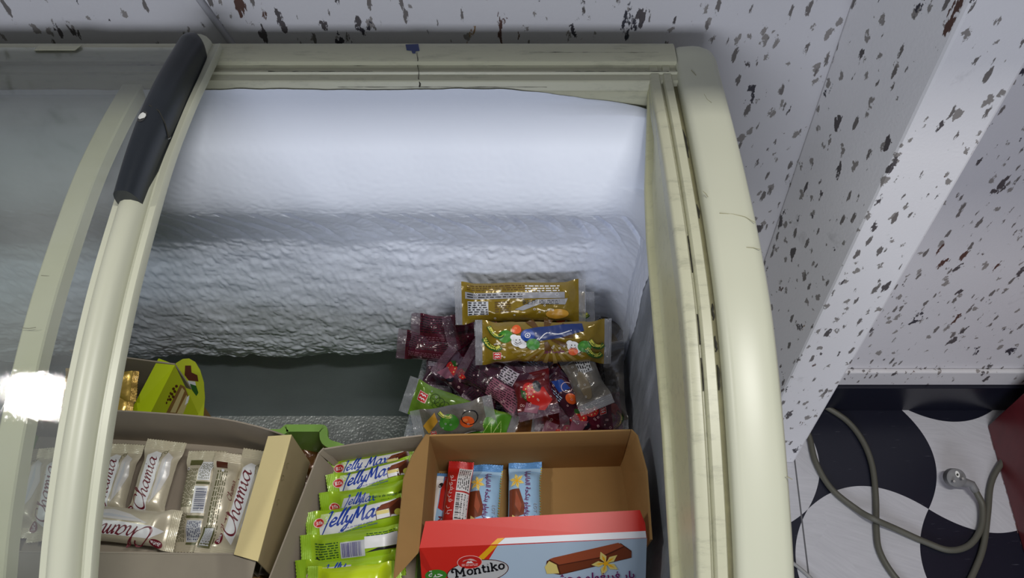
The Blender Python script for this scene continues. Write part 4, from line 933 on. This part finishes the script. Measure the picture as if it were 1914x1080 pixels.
# ------------------------------------------------------------------ green bars in the grey carton
LIME = pack('lime_wrapper', srgb(158, 194, 32), .26, .1, 60, .35, .6, .002, .08); LIMES = pack('lime_wrapper_seal', srgb(150, 190, 36), .34, .1, 200, .3, .4, .001)
LIMEY = pack('yellow_lime_wrapper', srgb(198, 222, 24), .28, .05, 60, .3, .5, .002, .05)
def badge(D, u, v, s, rot=0):
    D.ell(u, v, s*1.15, s*.92, I_PINKW, rot); D.ell(u, v, s, s*.78, I_RED, rot); D.text('Bifa', u-s*.78, v-s*.34, s, I_WHITE, rot=rot, bold=.012, width=s*1.55)
def art_jelly(D, L, W):
    h = W/2
    D.poly([(L*.12, -h*.70), (L*.13, h*.2), (L*.17, h*.75), (L*.45, h*.72), (L*.86, h*.80), (L*.88, h*.1), (L*.86, -h*.2), (L*.5, -h*.35), (L*.3, -h*.6)], I_WHITE)
    D.poly([(L*.12, h*.2), (L*.16, h*.75), (L*.30, h*.72), (L*.2, h*.1)], ink('pale_green', (206, 226, 150)))
    D.pen('Jelly', L*.145, -h*.10, W*.23, I_BLUE, rot=.03, shear=.45, w=.30); D.pen('Max', L*.425, -h*.06, W*.23, I_BLUE, rot=.03, shear=.40, w=.33)
    D.text('Barre de nougat et gelee', L*.34, -h*.40, W*.085, I_BLUE, rot=.03, shear=.2); D.text('gout coco, enrobee au chocolat', L*.30, -h*.58, W*.085, I_BLUE, rot=.03, shear=.2)
    D.poly([(L*.655, -h*.28), (L*.66, h*.25), (L*.72, h*.60), (L*.90, h*.80), (L*.92, -h*.10), (L*.80, -h*.10), (L*.79, -h*.26)], I_CHOCD)
    D.poly([(L*.665, h*.27), (L*.79, h*.32), (L*.90, h*.76), (L*.73, h*.60)], I_CHOC)
    D.poly([(L*.662, -h*.25), (L*.665, h*.25), (L*.785, h*.28), (L*.785, -h*.22)], I_WHITE); D.rect(L*.666, h*.02, L*.783, h*.25, I_CREAM)
    D.ell(L*.86, 0, .004, .004, I_BANANA); badge(D, L*.13, h*.28, .0060)
def art_jelly_side(D, L, W):
    h = W/2
    D.poly([(L*.22, -h*.3), (L*.26, h*.5), (L*.52, h*.55), (L*.50, -h*.3)], I_SHADE)
    D.pen('Jelly', L*.24, -h*.1, W*.20, I_BLUE, rot=0, shear=.4, w=.24); D.pen('Max', L*.37, -h*.1, W*.20, I_BLUE, rot=0, shear=.4, w=.24)
    badge(D, L*.15, -h*.25, .0062, .2); D.text('Barre de nougat et gelee', L*.54, h*.10, W*.15, I_DGREEN, shear=.2, bold=.01); D.text('enrobee au chocolat', L*.62, -h*.28, W*.15, I_DGREEN, shear=.2, bold=.01)
def art_jelly_back(D, L, W):
    h = W/2
    D.lines(L*.14, -h*.5, L*.36, h*.55, 7, I_DGREEN, 31); D.rect(L*.38, -h*.55, L*.60, h*.45, I_SHADE); D.bars(L*.39, -h*.50, L*.57, h*.38, ink('barcode_violet', (70, 60, 130)), 6)
    D.rect(L*.60, -h*.1, L*.90, h*.62, I_WHITE); D.lines(L*.62, h*.60, L*.88, h*.82, 2, I_DGREEN, 33); D.poly([(L*.60, -h*.35), (L*.72, -h*.12), (L*.90, -h*.12), (L*.90, -h*.28), (L*.74, -h*.28)], I_BLACK)
    D.stroke([(L*.08, -h*.8), (L*.12, -h*.5), (L*.17, -h*.35)], .003, I_BLACK)
jl = 'green bars in the grey carton'
def jelly(a, za, b_, zb_, label, art=art_jelly, W=.036, H=.011, seed=0, tilt=.3, body=None, **k):
    m_, L_ = lay(a, za, b_, zb_, tilt); return wrap('chocolate_bar', label, 'chocolate bar', jl, m_, L_, W, H, body or LIME, LIMES, art, seed, seal=.012, narrow=.12, crumple=.0012, **k)
jelly((613, 886), .618, (782, 857), .618, 'lime green bar at the back of the grey carton, touching its rear wall', W=.030, seed=11)
jelly((612, 917), .630, (784, 875), .632, 'lime green bar with blue lettering, second from the rear wall of the grey carton', seed=12, W=.036)
jelly((598, 945), .632, (780, 916), .630, 'lime green bar on edge with small lettering, in front of the two rearmost ones', art_jelly_side, W=.030, seed=13, tilt=.7)
jelly((634, 962), .615, (776, 933), .615, 'lime green bar mostly buried, half its blue lettering showing between two others', seed=14, W=.034)
jelly((572, 993), .632, (772, 950), .632, 'lime green bar with the largest blue lettering, in the middle of the grey carton', seed=15, W=.041)
jelly((562, 1035), .634, (765, 1011), .634, 'lime green bar turned back side up with a violet barcode', art_jelly_back, W=.040, seed=16, tilt=.5)
jelly((553, 1072), .628, (758, 1050), .628, 'lime green bar on edge just in front of the barcode one, small dark print', art_jelly_side, W=.030, seed=17, tilt=.7)
jelly((574, 1100), .632, (752, 1088), .634, 'brightest yellow green bar, at the bottom edge of the photo', None, W=.046, seed=18, tilt=.4, body=LIMEY)
jelly((568, 960), .612, (765, 965), .612, 'lime green bar lying lowest in the grey carton, its end peeping out at the left', art_jelly_back, W=.034, seed=19)

# ------------------------------------------------------------------ bars in the brown carton
SKY = pack('pale_blue_wrapper', srgb(158, 196, 232), .28, .1, 60, .35, .5, .002, .05); SKYS = pack('blue_wrapper_seal', srgb(96, 150, 210), .3, .2, 150, .5, .5, .002)
REDW = pack('red_wrapper', srgb(196, 36, 32), .28, .1, 60, .35, .5, .002, .05)
def art_sky(D, L, W):
    h = W/2; D.rect(L*.03+.008, -h*.95, L*.16, h*.95, I_CYAN)
    D.poly([(L*.40, -h*.95), (L*.40, -h*.35), (L*.62, -h*.0), (L*.72, -h*.05), (L*.75, -h*.45), (L*.97, -h*.6), (L*.97, -h*.95)], I_CHOC)
    D.poly([(L*.42, -h*.55), (L*.60, -h*.20), (L*.70, -h*.30), (L*.60, -h*.60)], ink('milk_chocolate', (156, 78, 50)))
    D.poly([(L*.72, -h*.75), (L*.78, -h*.35), (L*.92, -h*.28), (L*.96, -h*.85)], I_CREAM)
    flower(D, L*.30, -h*.50, .0105, 6, .2)
    t_ = arabic('bar frygwlw bnkht alfanylya'); D.text(t_, L*.14, h*.05, .0085, I_PURPLE, width=L*.74, bold=.02)
    D.text('LOT', L*.58, h*.55, .006, I_GREY); D.text('3', L*.72, h*.58, .007, I_BLUE); D.text('2', L*.86, h*.58, .007, I_BLUE)
    for k in range(26): D.ell(L*(.1+.033*k), h*.97, .0012, .0008, I_YELL if k % 2 else I_BANANA, 0, 6)
def art_red(D, L, W):
    h = W/2; D.rect(L*.10, -h*.10, L*.42, h*.96, I_WHITE); D.lines(L*.11, -h*.04, L*.40, h*.9, 6, I_BLACK, 51, along='u')
    D.rect(L*.44, -h*.10, L*.80, h*.96, I_WHITE); D.bars(L*.46, h*.0, L*.77, h*.92, I_BLACK, 9)
    for c in (.855, .94): D.ell(L*c, h*.40, .0042, .0062, I_WHITE); D.rect(L*c-.003, h*.42, L*c+.003, h*.75, I_GREEN)
    t_ = arabic('bar frygwlw'); D.text(t_, L*.22, -h*.62, .009, I_PINKW, width=L*.5)
def art_red2(D, L, W):
    h = W/2; D.poly([(L*.05, h*.95), (L*.62, h*.95), (L*.55, -h*.1), (L*.05, -h*.1)], REDW); D.rect(L*.05, -h*.95, L*.95, -h*.2, I_WHITE); D.ell(L*.2, -h*.3, .004, .003, I_BLACK)
    D.text('Montiko', L*.66, h*.15, .009, I_MAROON, bold=.01)
ml = 'bars in the brown carton'
def mbar(a, za, b_, zb_, label, art, W, H, body, seed, **k):
    tl = k.pop('tilt', .2); rl = k.pop('roll', 0)
    m_, L_ = lay(a, za, b_, zb_, tl, rl); return wrap('chocolate_bar', label, 'chocolate bar', ml, m_, L_, W, H, body, SKYS if body is SKY else body, art, seed, seal=.010, narrow=.05, crumple=.0010, **k)
mbar((834, 884), .576, (815, 1012), .568, 'red and pale blue bar leaning against the left wall of the brown carton', art_red2, .024, .008, SKY, 31, roll=-.25)
mbar((862, 862), .590, (846, 1010), .584, 'red sided bar on edge with a black and white barcode', art_red, .032, .012, REDW, 32)
mbar((910, 868), .573, (900, 1010), .571, 'pale blue bar with a vanilla flower, right beside the barcode bar', art_sky, .042, .011, SKY, 33)
mbar((981, 862), .576, (980, 1010), .572, 'pale blue bar with crinkled blue top seal, rightmost in the brown carton', art_sky, .043, .012, SKY, 34, crumple_=0) if False else mbar((981, 862), .576, (980, 1010), .572, 'pale blue bar with crinkled blue top seal, rightmost in the brown carton', art_sky, .043, .012, SKY, 34)

# ------------------------------------------------------------------ ice lolly pouches piled on the step
MAG = pack('magenta_pouch', (.085, .006, .022), .16, .1, 48, .7, .9, .006, .45); PUR = pack('purple_pouch', (.048, .010, .026), .20, .1, 60, .6, .9, .004, .45)
GLD = pack('golden_pouch', (.25, .165, .014), .19, .15, 38, .5, .8, .006, .30); LIM = pack('leaf_green_pouch', (.13, .24, .022), .22, .1, 60, .5, .9, .004, .3)
CLR = pack('frosted_clear_pouch', (.15, .135, .12), .20, .1, 60, .6, .9, .004, .35); REDP = pack('dark_red_pouch', (.13, .008, .012), .20, .1, 60, .6, .9, .004, .4); BRN = pack('amber_brown_pouch', (.12, .045, .012), .2, .1, 60, .6, .9, .004, .4)
SEALF = film('clear_film_seal', (.42, .43, .47), .14, .5); SEALP = film('pinkish_film_seal', (.20, .11, .16), .16, .5)
def rings(D, L, W, n, m, seed):
    rn = random.Random(seed)
    for k in range(n): D.ring(rn.uniform(.018, L-.018), rn.uniform(-W*.40, W*.40), rn.uniform(.0011, .0017), .00045, m)
def table(D, u, v, w, h, m=None, rows=6):
    D.rect(u, v, u+w, v+h, m or I_SHADE)
    for k in range(1, 3): D.rect(u+w*k/3-.0002, v, u+w*k/3+.0002, v+h, I_BLACK)
    for k in range(rows): D.lines(u+.001, v+h*k/rows, u+w-.001, v+h*(k+.8)/rows, 1, I_BLACK, k+5, .6, .5)
def fruit(D, u, v, s, kind):
    if kind == 'smile':
        D.ell(u, v, s*1.3, s*1.25, I_WHITE); D.ell(u+s*.9, v-s*.9, s*.9, s*.8, I_WHITE); D.ell(u-s*.8, v+s*.9, s*.7, s*.6, I_WHITE)
        for e in (-.35, .35): D.ell(u+e*s, v+s*.3, s*.12, s*.16, I_BLACK)
        D.stroke([(u-s*.6, v-s*.1), (u, v-s*.6), (u+s*.6, v-s*.1)], s*.12, I_BLACK); D.stroke([(u-s*.8, v-s*.4), (u, v-s*.95), (u+s*.8, v-s*.4)], s*.08, I_BLACK)
    elif kind == 'apple': D.ell(u, v, s*1.15, s*1.1, I_GREEN); D.ell(u-s*.3, v+s*.3, s*.4, s*.35, ink('leaf_green', (86, 156, 56)))
    elif kind == 'orange': D.ell(u, v, s, s*.95, I_ORANGE); D.ell(u-s*.2, v+s*.3, s*.35, s*.25, ink('light_orange', (236, 136, 78)))
    elif kind == 'banana': 
        D.stroke([(u-s*1.2, v+s*.9), (u-s*.4, v-s*.2), (u+s*.7, v-s*.6), (u+s*1.4, v-s*.2)], s*.85, I_DGREEN); D.stroke([(u-s*1.1, v+s*.9), (u-s*.35, v-s*.1), (u+s*.7, v-s*.5), (u+s*1.3, v-s*.15)], s*.62, I_BANANA)
    elif kind == 'badge': D.ell(u, v, s*1.2, s*1.15, I_SMILE); D.ring(u, v, s*.5, s*.16, I_WHITE); D.ell(u+s*.0, v, s*.18, s*.18, I_WHITE)
    elif kind == 'berry':
        D.ell(u, v, s*1.2, s*1.0, I_RED); 
        for k in range(7): D.ell(u+s*.7*cos(k*.9), v+s*.6*sin(k*.9), s*.10, s*.14, I_CREAM, 0, 6)
        D.poly([(u-s, v+s*.7), (u-s*.3, v+s*1.3), (u+s*.5, v+s*1.2), (u+s*.2, v+s*.6)], I_DGREEN)
def logo(D, u, v, s):
    D.rect(u-s*1.1, v-s*1.05, u+s*1.1, v+s*1.05, I_PINKW); D.rect(u-s, v-s*.95, u+s, v+s*.95, I_RED)
    for r in (-.45, .35): D.stroke([(u-s*.7, v+r*s), (u-s*.3, v+(r+.28)*s), (u, v+r*s), (u+s*.3, v+(r+.28)*s), (u+s*.7, v+r*s)], s*.22, I_WHITE)
def rays(D, cu, cv, r0, r1, n, m, a0=pi, a1=2*pi):
    for k in range(n):
        a = a0+(a1-a0)*k/n; d = (a1-a0)/n*.22
        D.tris([((cu+r0*cos(a-d), cv+r0*.6*sin(a-d)), (cu+r1*cos(a-d), cv+r1*.6*sin(a-d)), (cu+r1*cos(a+d), cv+r1*.6*sin(a+d))), ((cu+r0*cos(a-d), cv+r0*.6*sin(a-d)), (cu+r1*cos(a+d), cv+r1*.6*sin(a+d)), (cu+r0*cos(a+d), cv+r0*.6*sin(a+d)))], m)
def art_gold_back(D, L, W):
    h = W/2; br = ink('dark_amber', (92, 66, 20)); D.lines(.018, h*.62, L*.55, h*.92, 3, br, 61); D.rect(.015, h*.22, L-.03, h*.54, I_GREY); D.lines(.018, h*.26, L*.52, h*.50, 2, I_BLACK, 62)
    D.lines(L*.54, h*.56, L*.80, h*.90, 3, I_WHITE, 66); D.ring(L*.78, h*.42, .003, .0004, I_WHITE, 4)
    table(D, L*.10, -h*.60, L*.16, h*.70); D.lines(L*.31, -h*.5, L*.43, h*.10, 5, br, 63)
    D.poly([(L*.46, -h*.35), (L*.62, h*.15), (L*.86, h*.20), (L*.84, -h*.12), (L*.66, -h*.05), (L*.52, -h*.40)], I_GREY); D.lines(L*.52, -h*.1, L*.80, h*.14, 3, I_BLACK, 64)
    D.ell(L*.78, -h*.60, .016, .008, ink('ochre', (196, 156, 50))); rings(D, L, W, 11, I_WHITE, 6)
def art_gold_front(D, L, W):
    h = W/2; rays(D, L*.55, h*.1, .012, .060, 13, ink('ray_tan', (150, 128, 70))); rays(D, L*.5, h*.4, .014, .04, 9, ink('ray_brown', (92, 62, 22)), 0, 2*pi)
    D.poly([(L*.40, h*.10), (L*.39, h*.72), (L*.62, h*.93), (L*.78, h*.93), (L*.79, h*.62), (L*.60, h*.30)], ink('deep_blue', (30, 52, 112))); D.stroke([(L*.46, h*.2), (L*.52, h*.55), (L*.60, h*.50), (L*.70, h*.66)], .0012, I_WHITE); D.stroke([(L*.42, h*.05), (L*.46, h*.30)], .0014, I_WHITE)
    for u, v, s, k in ((.15, .55, .008, 'banana'), (.12, -.05, .009, 'banana'), (.22, .40, .0085, 'apple'), (.30, .70, .0065, 'orange'), (.31, .15, .0070, 'smile'), (.38, .42, .0080, 'badge'), (.42, -.02, .008, 'apple'),
                       (.71, -.12, .0062, 'smile'), (.71, -.38, .0065, 'orange'), (.79, -.12, .0080, 'apple'), (.86, -.45, .009, 'banana'), (.88, -.05, .008, 'banana')): fruit(D, L*u, h*v, s, k)
    logo(D, L*.16, -h*.55, .0050); t_ = arabic('hlyb dwr'); D.text(t_, L*.50, -h*.42, .008, I_PURPLE, width=L*.15, bold=.02); rings(D, L, W, 14, I_WHITE, 7)
def art_mag_text(D, L, W):
    h = W/2; pk = ink('dusty_pink', (140, 92, 108)); D.lines(.015, -h*.15, L-.02, h*.9, 7, I_BLACK, 71, .35); D.lines(.02, -h*.75, L*.8, -h*.35, 3, pk, 72); rings(D, L, W, 7, I_PINKW, 8)
def art_mag_table(D, L, W):
    h = W/2; D.rect(L*.50, -h*.9, L*.95, h*.05, ink('mauve', (120, 84, 104))); D.lines(L*.15, -h*.85, L*.92, 0, 8, I_BLACK, 75, .4); table(D, L*.55, h*.15, L*.22, h*.70, ink('pale_mauve', (176, 166, 180))); rings(D, L, W, 8, I_PINKW, 9)
def art_mag_front(D, L, W):
    h = W/2; fruit(D, L*.3, 0, .010, 'berry'); fruit(D, L*.52, h*.3, .008, 'berry'); D.ell(L*.38, -h*.45, .008, .006, ink('blackberry', (24, 24, 40))); logo(D, L*.7, h*.2, .0045); D.poly([(L*.12, -h*.8), (L*.35, -h*.7), (L*.45, -h*.2), (L*.2, -h*.1)], ink('mauve', (120, 84, 104))); rings(D, L, W, 16, I_PINKW, 10)
def art_red_front(D, L, W):
    h = W/2; D.poly([(L*.10, -h*.3), (L*.25, -h*.8), (L*.50, -h*.6), (L*.42, h*.1), (L*.2, h*.4)], I_RED); fruit(D, L*.45, h*.2, .011, 'berry'); D.ell(L*.52, -h*.25, .008, .006, ink('blackberry', (24, 24, 40))); D.poly([(L*.08, h*.1), (L*.2, -h*.1), (L*.30, h*.5), (L*.16, h*.7)], ink('mauve', (140, 84, 104))); rings(D, L, W, 16, I_PINKW, 12)
def art_dark_logo(D, L, W):
    h = W/2; D.poly([(L*.3, 0), (L*.42, h*.6), (L*.60, h*.5), (L*.52, -h*.2)], I_SMILE); D.ring(L*.55, h*.4, .008, .0009, I_PINKW, 18); fruit(D, L*.70, 0, .008, 'orange'); D.lines(L*.3, -h*.7, L*.6, -h*.3, 3, I_CYAN, 81); rings(D, L, W, 12, I_PINKW, 13)
def art_clear_table(D, L, W):
    h = W/2; table(D, L*.18, -h*.2, L*.26, h*.85, I_SHADE); D.ell(L*.6, -h*.2, .02, .008, ink('dim_tan', (120, 108, 88))); rings(D, L, W, 7, I_SHADE, 14)
def art_lime(D, L, W):
    h = W/2; logo(D, L*.17, h*.25, .0068)
    for k in range(6): c = (L*(.28+.05*k), h*(.45-.12*k)); D.ring(c[0], c[1], .0075, .0006, I_BLACK, 14); D.ring(c[0]-.004, c[1]-.006, .006, .0005, I_DGREEN, 12)
    D.rect(L*.56, -h*.9, L*.93, h*.9, ink('deep_leaf', (72, 128, 28))); D.stroke([(L*(.58+.035*k), h*(.5*(-1)**k)) for k in range(10)], .0012, ink('pale_leaf', (176, 206, 120)), n=2); rings(D, L, W, 10, I_SHADE, 15)
def art_clear_fruit(D, L, W):
    h = W/2; D.poly([(L*.04+.01, 0), (L*.3, h*.8), (L*.32, h*.2), (L*.18, -h*.5)], ink('ochre', (196, 146, 50))); fruit(D, L*.42, h*.5, .007, 'banana'); fruit(D, L*.45, 0, .012, 'apple'); fruit(D, L*.66, -h*.15, .010, 'orange'); D.ring(L*.70, h*.1, .012, .0014, I_BLACK, 16); logo(D, L*.24, -h*.55, .004); rings(D, L, W, 6, I_SHADE, 16)
def art_side_fruit(D, L, W):
    h = W/2; D.lines(L*.5, h*.3, L*.9, h*.8, 3, I_BLACK, 91); fruit(D, L*.22, -h*.3, .0075, 'orange'); fruit(D, L*.10, -h*.3, .009, 'banana'); fruit(D, L*.14, h*.2, .007, 'apple'); logo(D, L*.1, h*.6, .004); rings(D, L, W, 8, I_SHADE, 17)
pl = 'ice lolly pouches piled on the step'
def pouch(a, za, b_, zb_, W, label, body, art, seed, tilt=.75, roll=0, H=.010, sealm=None, seal=.014, crumple=.0036, **k):
    m_, L_ = lay(a, za, b_, zb_, tilt, roll)
    return wrap('lolly_pouch', label, 'lolly pouch', pl, m_, L_, W, H, body, sealm or (SEALP if body in (MAG, PUR, REDP) else SEALF), art, seed, seal=seal, narrow=.10, crumple=crumple, ramp=.02, low=.6, zig=.0004, fan=.03, **k)
# lower layers first
pouch((800, 770), .478, (975, 790), .478, .060, 'dark purple pouch lying lowest at the left of the pile', PUR, art_mag_text, 1, .3)
pouch((985, 775), .480, (1165, 770), .480, .060, 'dark red pouch lying lowest at the right of the pile', REDP, art_red_front, 2, .3)
pouch((830, 700), .480, (1000, 705), .480, .062, 'dark purple pouch under the left middle of the pile', PUR, art_mag_text, 3, .3)
pouch((1000, 700), .482, (1150, 700), .482, .062, 'dark magenta pouch under the right middle of the pile', MAG, art_mag_text, 4, .3)
pouch((870, 640), .500, (1040, 645), .500, .060, 'purple pouch against the frost under the golden ones', PUR, art_mag_text, 5, .3)
pouch((845, 790), .505, (1010, 812), .500, .055, 'amber brown pouch whose edge shows over the rear rim of the brown carton', BRN, rings and (lambda D, L, W: rings(D, L, W, 10, I_PINKW, 3)), 6, .6)
pouch((1000, 812), .505, (1150, 800), .505, .055, 'dark red pouch half hidden behind the right end of the brown carton rim', REDP, art_red_front, 7, .6)
pouch((745, 643), .520, (905, 662), .530, .050, 'magenta pouch with a pointed end, leftmost of the pile', MAG, art_mag_text, 8, .8, fan=.0) if False else pouch((742, 642), .520, (905, 662), .530, .044, 'magenta pouch with a pointed end, leftmost of the pile', MAG, art_mag_text, 8, .8)
pouch((768, 616), .540, (912, 622), .548, .050, 'magenta pouch with rows of dark print, upper left of the pile', MAG, art_mag_text, 9, .85)
pouch((832, 625), .556, (985, 590), .562, .052, 'magenta pouch with a pale table, sticking out under the top golden pouch', MAG, art_mag_table, 10, .8)
pouch((812, 735), .500, (826, 655), .505, .042, 'pale purple pouch end lying on the left edge of the step', PUR, art_mag_table, 11, .5)
pouch((822, 668), .545, (905, 742), .535, .048, 'crumpled clear and purple pouch left of centre', PUR, art_mag_front, 12, .8, crumple=.006)
pouch((880, 770), .525, (960, 670), .560, .050, 'dark pouch with fine rows of print beneath the centre', PUR, art_mag_text, 13, .7)
pouch((866, 668), .565, (985, 745), .560, .062, 'purple pouch covered in rows of small print, centre of the pile', PUR, art_mag_table, 14, .9, crumple=.005)
pouch((965, 640), .555, (1075, 710), .550, .050, 'black looking pouch with glints just below the front golden pouch', PUR, art_dark_logo, 15, .8, crumple=.006)
pouch((1010, 780), .560, (985, 680), .575, .056, 'red pouch with strawberry and blackberry print', REDP, art_red_front, 16, .8)
pouch((1005, 690), .565, (1100, 770), .560, .046, 'dark pouch with a blue emblem between the strawberry one and the grey one', PUR, art_dark_logo, 17, .8, crumple=.005)
pouch((1045, 782), .545, (1162, 770), .550, .054, 'magenta pouch with a small square mark, lower right', MAG, art_mag_front, 18, .8)
pouch((1070, 655), .590, (1118, 765), .575, .048, 'greyish clear pouch with a white table of figures', CLR, art_clear_table, 19, .8)
pouch((1148, 806), .520, (1140, 640), .545, .044, 'clear pouch standing along the right wall with fruit at its lower end', CLR, art_side_fruit, 20, .4, roll=-.7)
pouch((1098, 600), .545, (1163, 640), .545, .044, 'clear pouch tucked in the rear right corner behind the golden pouches', CLR, art_clear_table, 21, .6)
pouch((756, 735), .530, (962, 812), .520, .052, 'leaf green pouch with a red square emblem at its left end', LIM, art_lime, 22, .8)
pouch((772, 800), .530, (925, 770), .545, .048, 'clear pouch printed with a green apple and an orange, in front of the green one', CLR, art_clear_fruit, 23, .9)
pouch((885, 590), .610, (1112, 582), .612, .056, 'golden pouch just behind the topmost one, only its clear right end and lower edge showing', GLD, art_gold_front, 24, .85)
pouch((850, 566), .634, (1095, 562), .640, .060, 'topmost golden pouch, its back with text and a white table', GLD, art_gold_back, 25, .95, seal=.010)
pouch((888, 640), .622, (1143, 638), .618, .062, 'golden pouch with fruit pictures across the middle of the pile', GLD, art_gold_front, 26, 1.0, seal=.010, crumple=.0045)
# dark pouches seen in the gap between the beige and grey cartons
pg = 'dark pouches in the green basket'
for i, (a, b_, z, lab) in enumerate((((530, 960), (566, 868), .530, 'dark glinting pouch in the green basket, the one nearer the basket notch'), ((505, 1045), (545, 935), .520, 'dark glinting pouch in the green basket, nearer the bottom edge of the photo'))):
    m_, L_ = lay(a, z, b_, z, .2); wrap('lolly_pouch', lab, 'lolly pouch', pg, m_, L_+.04, .06, .012, BRN, SEALF, None, 50+i, crumple=.007)
closed_carton((-.285, .235, .175), (-.215, .415, .500), 'slim closed brown carton in the gap of the green basket, under the dark pouches')

# ------------------------------------------------------------------ floor things beside the freezer
CAB = mat('dark_cable_rubber', srgb(88, 87, 78), .5)
def cable(px, r, name, label, m, z=.006, n=10):
    pts = spline([tuple(at(*q[:2], z=(q[2] if len(q) > 2 else z))) for q in px], n); b = MB(); b.tube(pts, r, m, 12); o = b.build(name, smooth=True); return tag(o, label, 'cable', 'cables on the floor')
cable([(1512, 744), (1547, 762), (1585, 788), (1613, 825), (1630, 870), (1637, 930), (1638, 990), (1644, 1030), (1668, 1072), (1705, 1112), (1740, 1150)], .0062, 'power_cable', 'dark cable running from the pillar straight down over the tiles', CAB)
plug_c = at(1790, 893, z=.045)
cable([(1494, 790, .0063), (1512, 815, .0063), (1524, 862, .0063), (1553, 912, .0063), (1602, 952, .010), (1634, 970, .0190), (1672, 987, .011), (1730, 1013, .0063), (1775, 1028, .0063), (1812, 1018, .0063), (1834, 985, .010), (1836, 945, .014), (1826, 922, .022), (1816, 905, .030)], .0062, 'power_cable', 'dark cable with the round plug, looping across the black and white tiles', CAB, n=10)
cable([(1905, 822, .012), (1870, 868, .010), (1852, 905, .0063), (1846, 960, .0063), (1838, 1020, .0063), (1822, 1065, .0063), (1790, 1130, .0063)], .0062, 'power_cable', 'dark cable coming from beside the red cabinet, right of the plug', CAB)
cable([(1482, 1052), (1500, 1066), (1520, 1085), (1540, 1112)], .0035, 'thin_cable', 'thin pale cable at the bottom edge beside the freezer', mat('pale_cable', srgb(150, 150, 150), .5), z=.004)
# plug lying on its side with the contact face up
PLG = mat('grey_plug_body', srgb(118, 118, 120), .55, bumpn=(120, .1, .0006), var=.15, varscale=60)
ax = Vector((-.12, -.42, .90)).normalized(); Rm = frame((0, 0, 0), Vector((1, -.3, 0)), ax); Rm.translation = plug_c-ax*.004
pr = empty('power_plug', 'round grey two pin power plug lying face up on the white tile', 'plug', mw=Rm)
b = MB(); profile = [(.0, .0), (.0165, .0), (.0185, -.0015), (.0188, -.010), (.0185, -.020), (.013, -.030), (.006, -.036), (0, -.036)]
seg = 32; vs = [(r*cos(2*pi*k/seg)*(1 if abs(sin(2*pi*k/seg)) < .94 else .98), r*sin(2*pi*k/seg), z) for r, z in profile for k in range(seg)]
b.add(vs, [(i*seg+k, (i+1)*seg+k, (i+1)*seg+(k+1) % seg, i*seg+(k+1) % seg) for i in range(len(profile)-1) for k in range(seg)], PLG); b.build('body', pr, smooth=True, autosmooth=40)
PIN = mat('dull_steel_pin', (.35, .35, .36), .35, .9)
for x in (-.0095, .0095):
    b = MB(); b.tube([(x*.8, -.004+x*.5, -.001), (x*.8, -.004+x*.5, .010)], .0024, PIN, 14); b.build('pin', pr, smooth=True, autosmooth=40)
b = MB(); b.add([(.0, .0075, .0006)]+[(.0042*cos(a)-.002*sin(a), .0075+.0062*sin(a), .0006) for a in [2*pi*k/20 for k in range(20)]], [(0, 1+k, 1+(k+1) % 20) for k in range(20)], mat('white_contact', (.75, .75, .72), .4))
b.add([(.0, .0065, .0010)]+[(.0022*cos(a), .0065+.0026*sin(a), .0010) for a in [2*pi*k/16 for k in range(16)]], [(0, 1+k, 1+(k+1) % 16) for k in range(16)], DIRT); b.build('earth_contact', pr)
# strain relief
e0 = at(1816, 905, z=.030); p0_ = plug_c-ax*.018+Vector((.010, -.008, 0)); b = MB(); b.tube([p0_, p0_.lerp(e0, .5), e0, at(1824, 918, z=.024)], [.0105, .0092, .0080, .0072], PLG, 16)
o = b.build('strain_relief', smooth=True); o.parent = pr; o.matrix_parent_inverse = pr.matrix_basis.inverted()

# dark red cabinet at the right edge
def red_mat():
    m, nt, p = nodes('dark_red_paint'); c = coords(nt); n = N(nt, 'ShaderNodeTexNoise', i_Scale=30.0, i_Detail=6.0); nt.links.new(c, n.inputs[0])
    nt.links.new(mixc(nt, n.outputs[0], (.10, .010, .014), (.19, .022, .028)), p.inputs['Base Color']); p.inputs['Roughness'].default_value = .38; bump(nt, p, n.outputs[0], .2, .001); return m
RED = red_mat(); rc = empty('red_cabinet', 'dark red painted cabinet with a chipped bottom edge at the right of the photo', 'cabinet', loc=(1.3, .5, 0))
A0 = Vector((1.035, .757, 0)); B0 = Vector((.982, .30, 0)); C0 = Vector((1.55, .25, 0)); D0 = Vector((1.60, .757, 0)); up_ = Vector((0, 0, .72))
b = MB(); b.hexa([A0, B0, C0, D0], [A0+up_, B0+up_, C0+up_, D0+up_], RED); kid(b, 'carcass', rc, bevel=.003)
b = MB(); rn = random.Random(8); d_ = (B0-A0)
for k in range(34):
    t0 = rn.uniform(0, .95); l = rn.uniform(.004, .02); w = rn.uniform(.0004, .0016); n_ = Vector((-1, .1, 0))
    p = A0+d_*t0+n_*.0008; q = p+d_.normalized()*l; b.add([p+Vector((0, 0, .0005)), q+Vector((0, 0, .0005)), q+Vector((0, 0, w+.0005)), p+Vector((0, 0, w*1.6+.0005))], [(0, 1, 2, 3)], mat('bare_chipped_wood', srgb(186, 140, 130), .8))
o = kid(b, 'chipped_edge', rc);
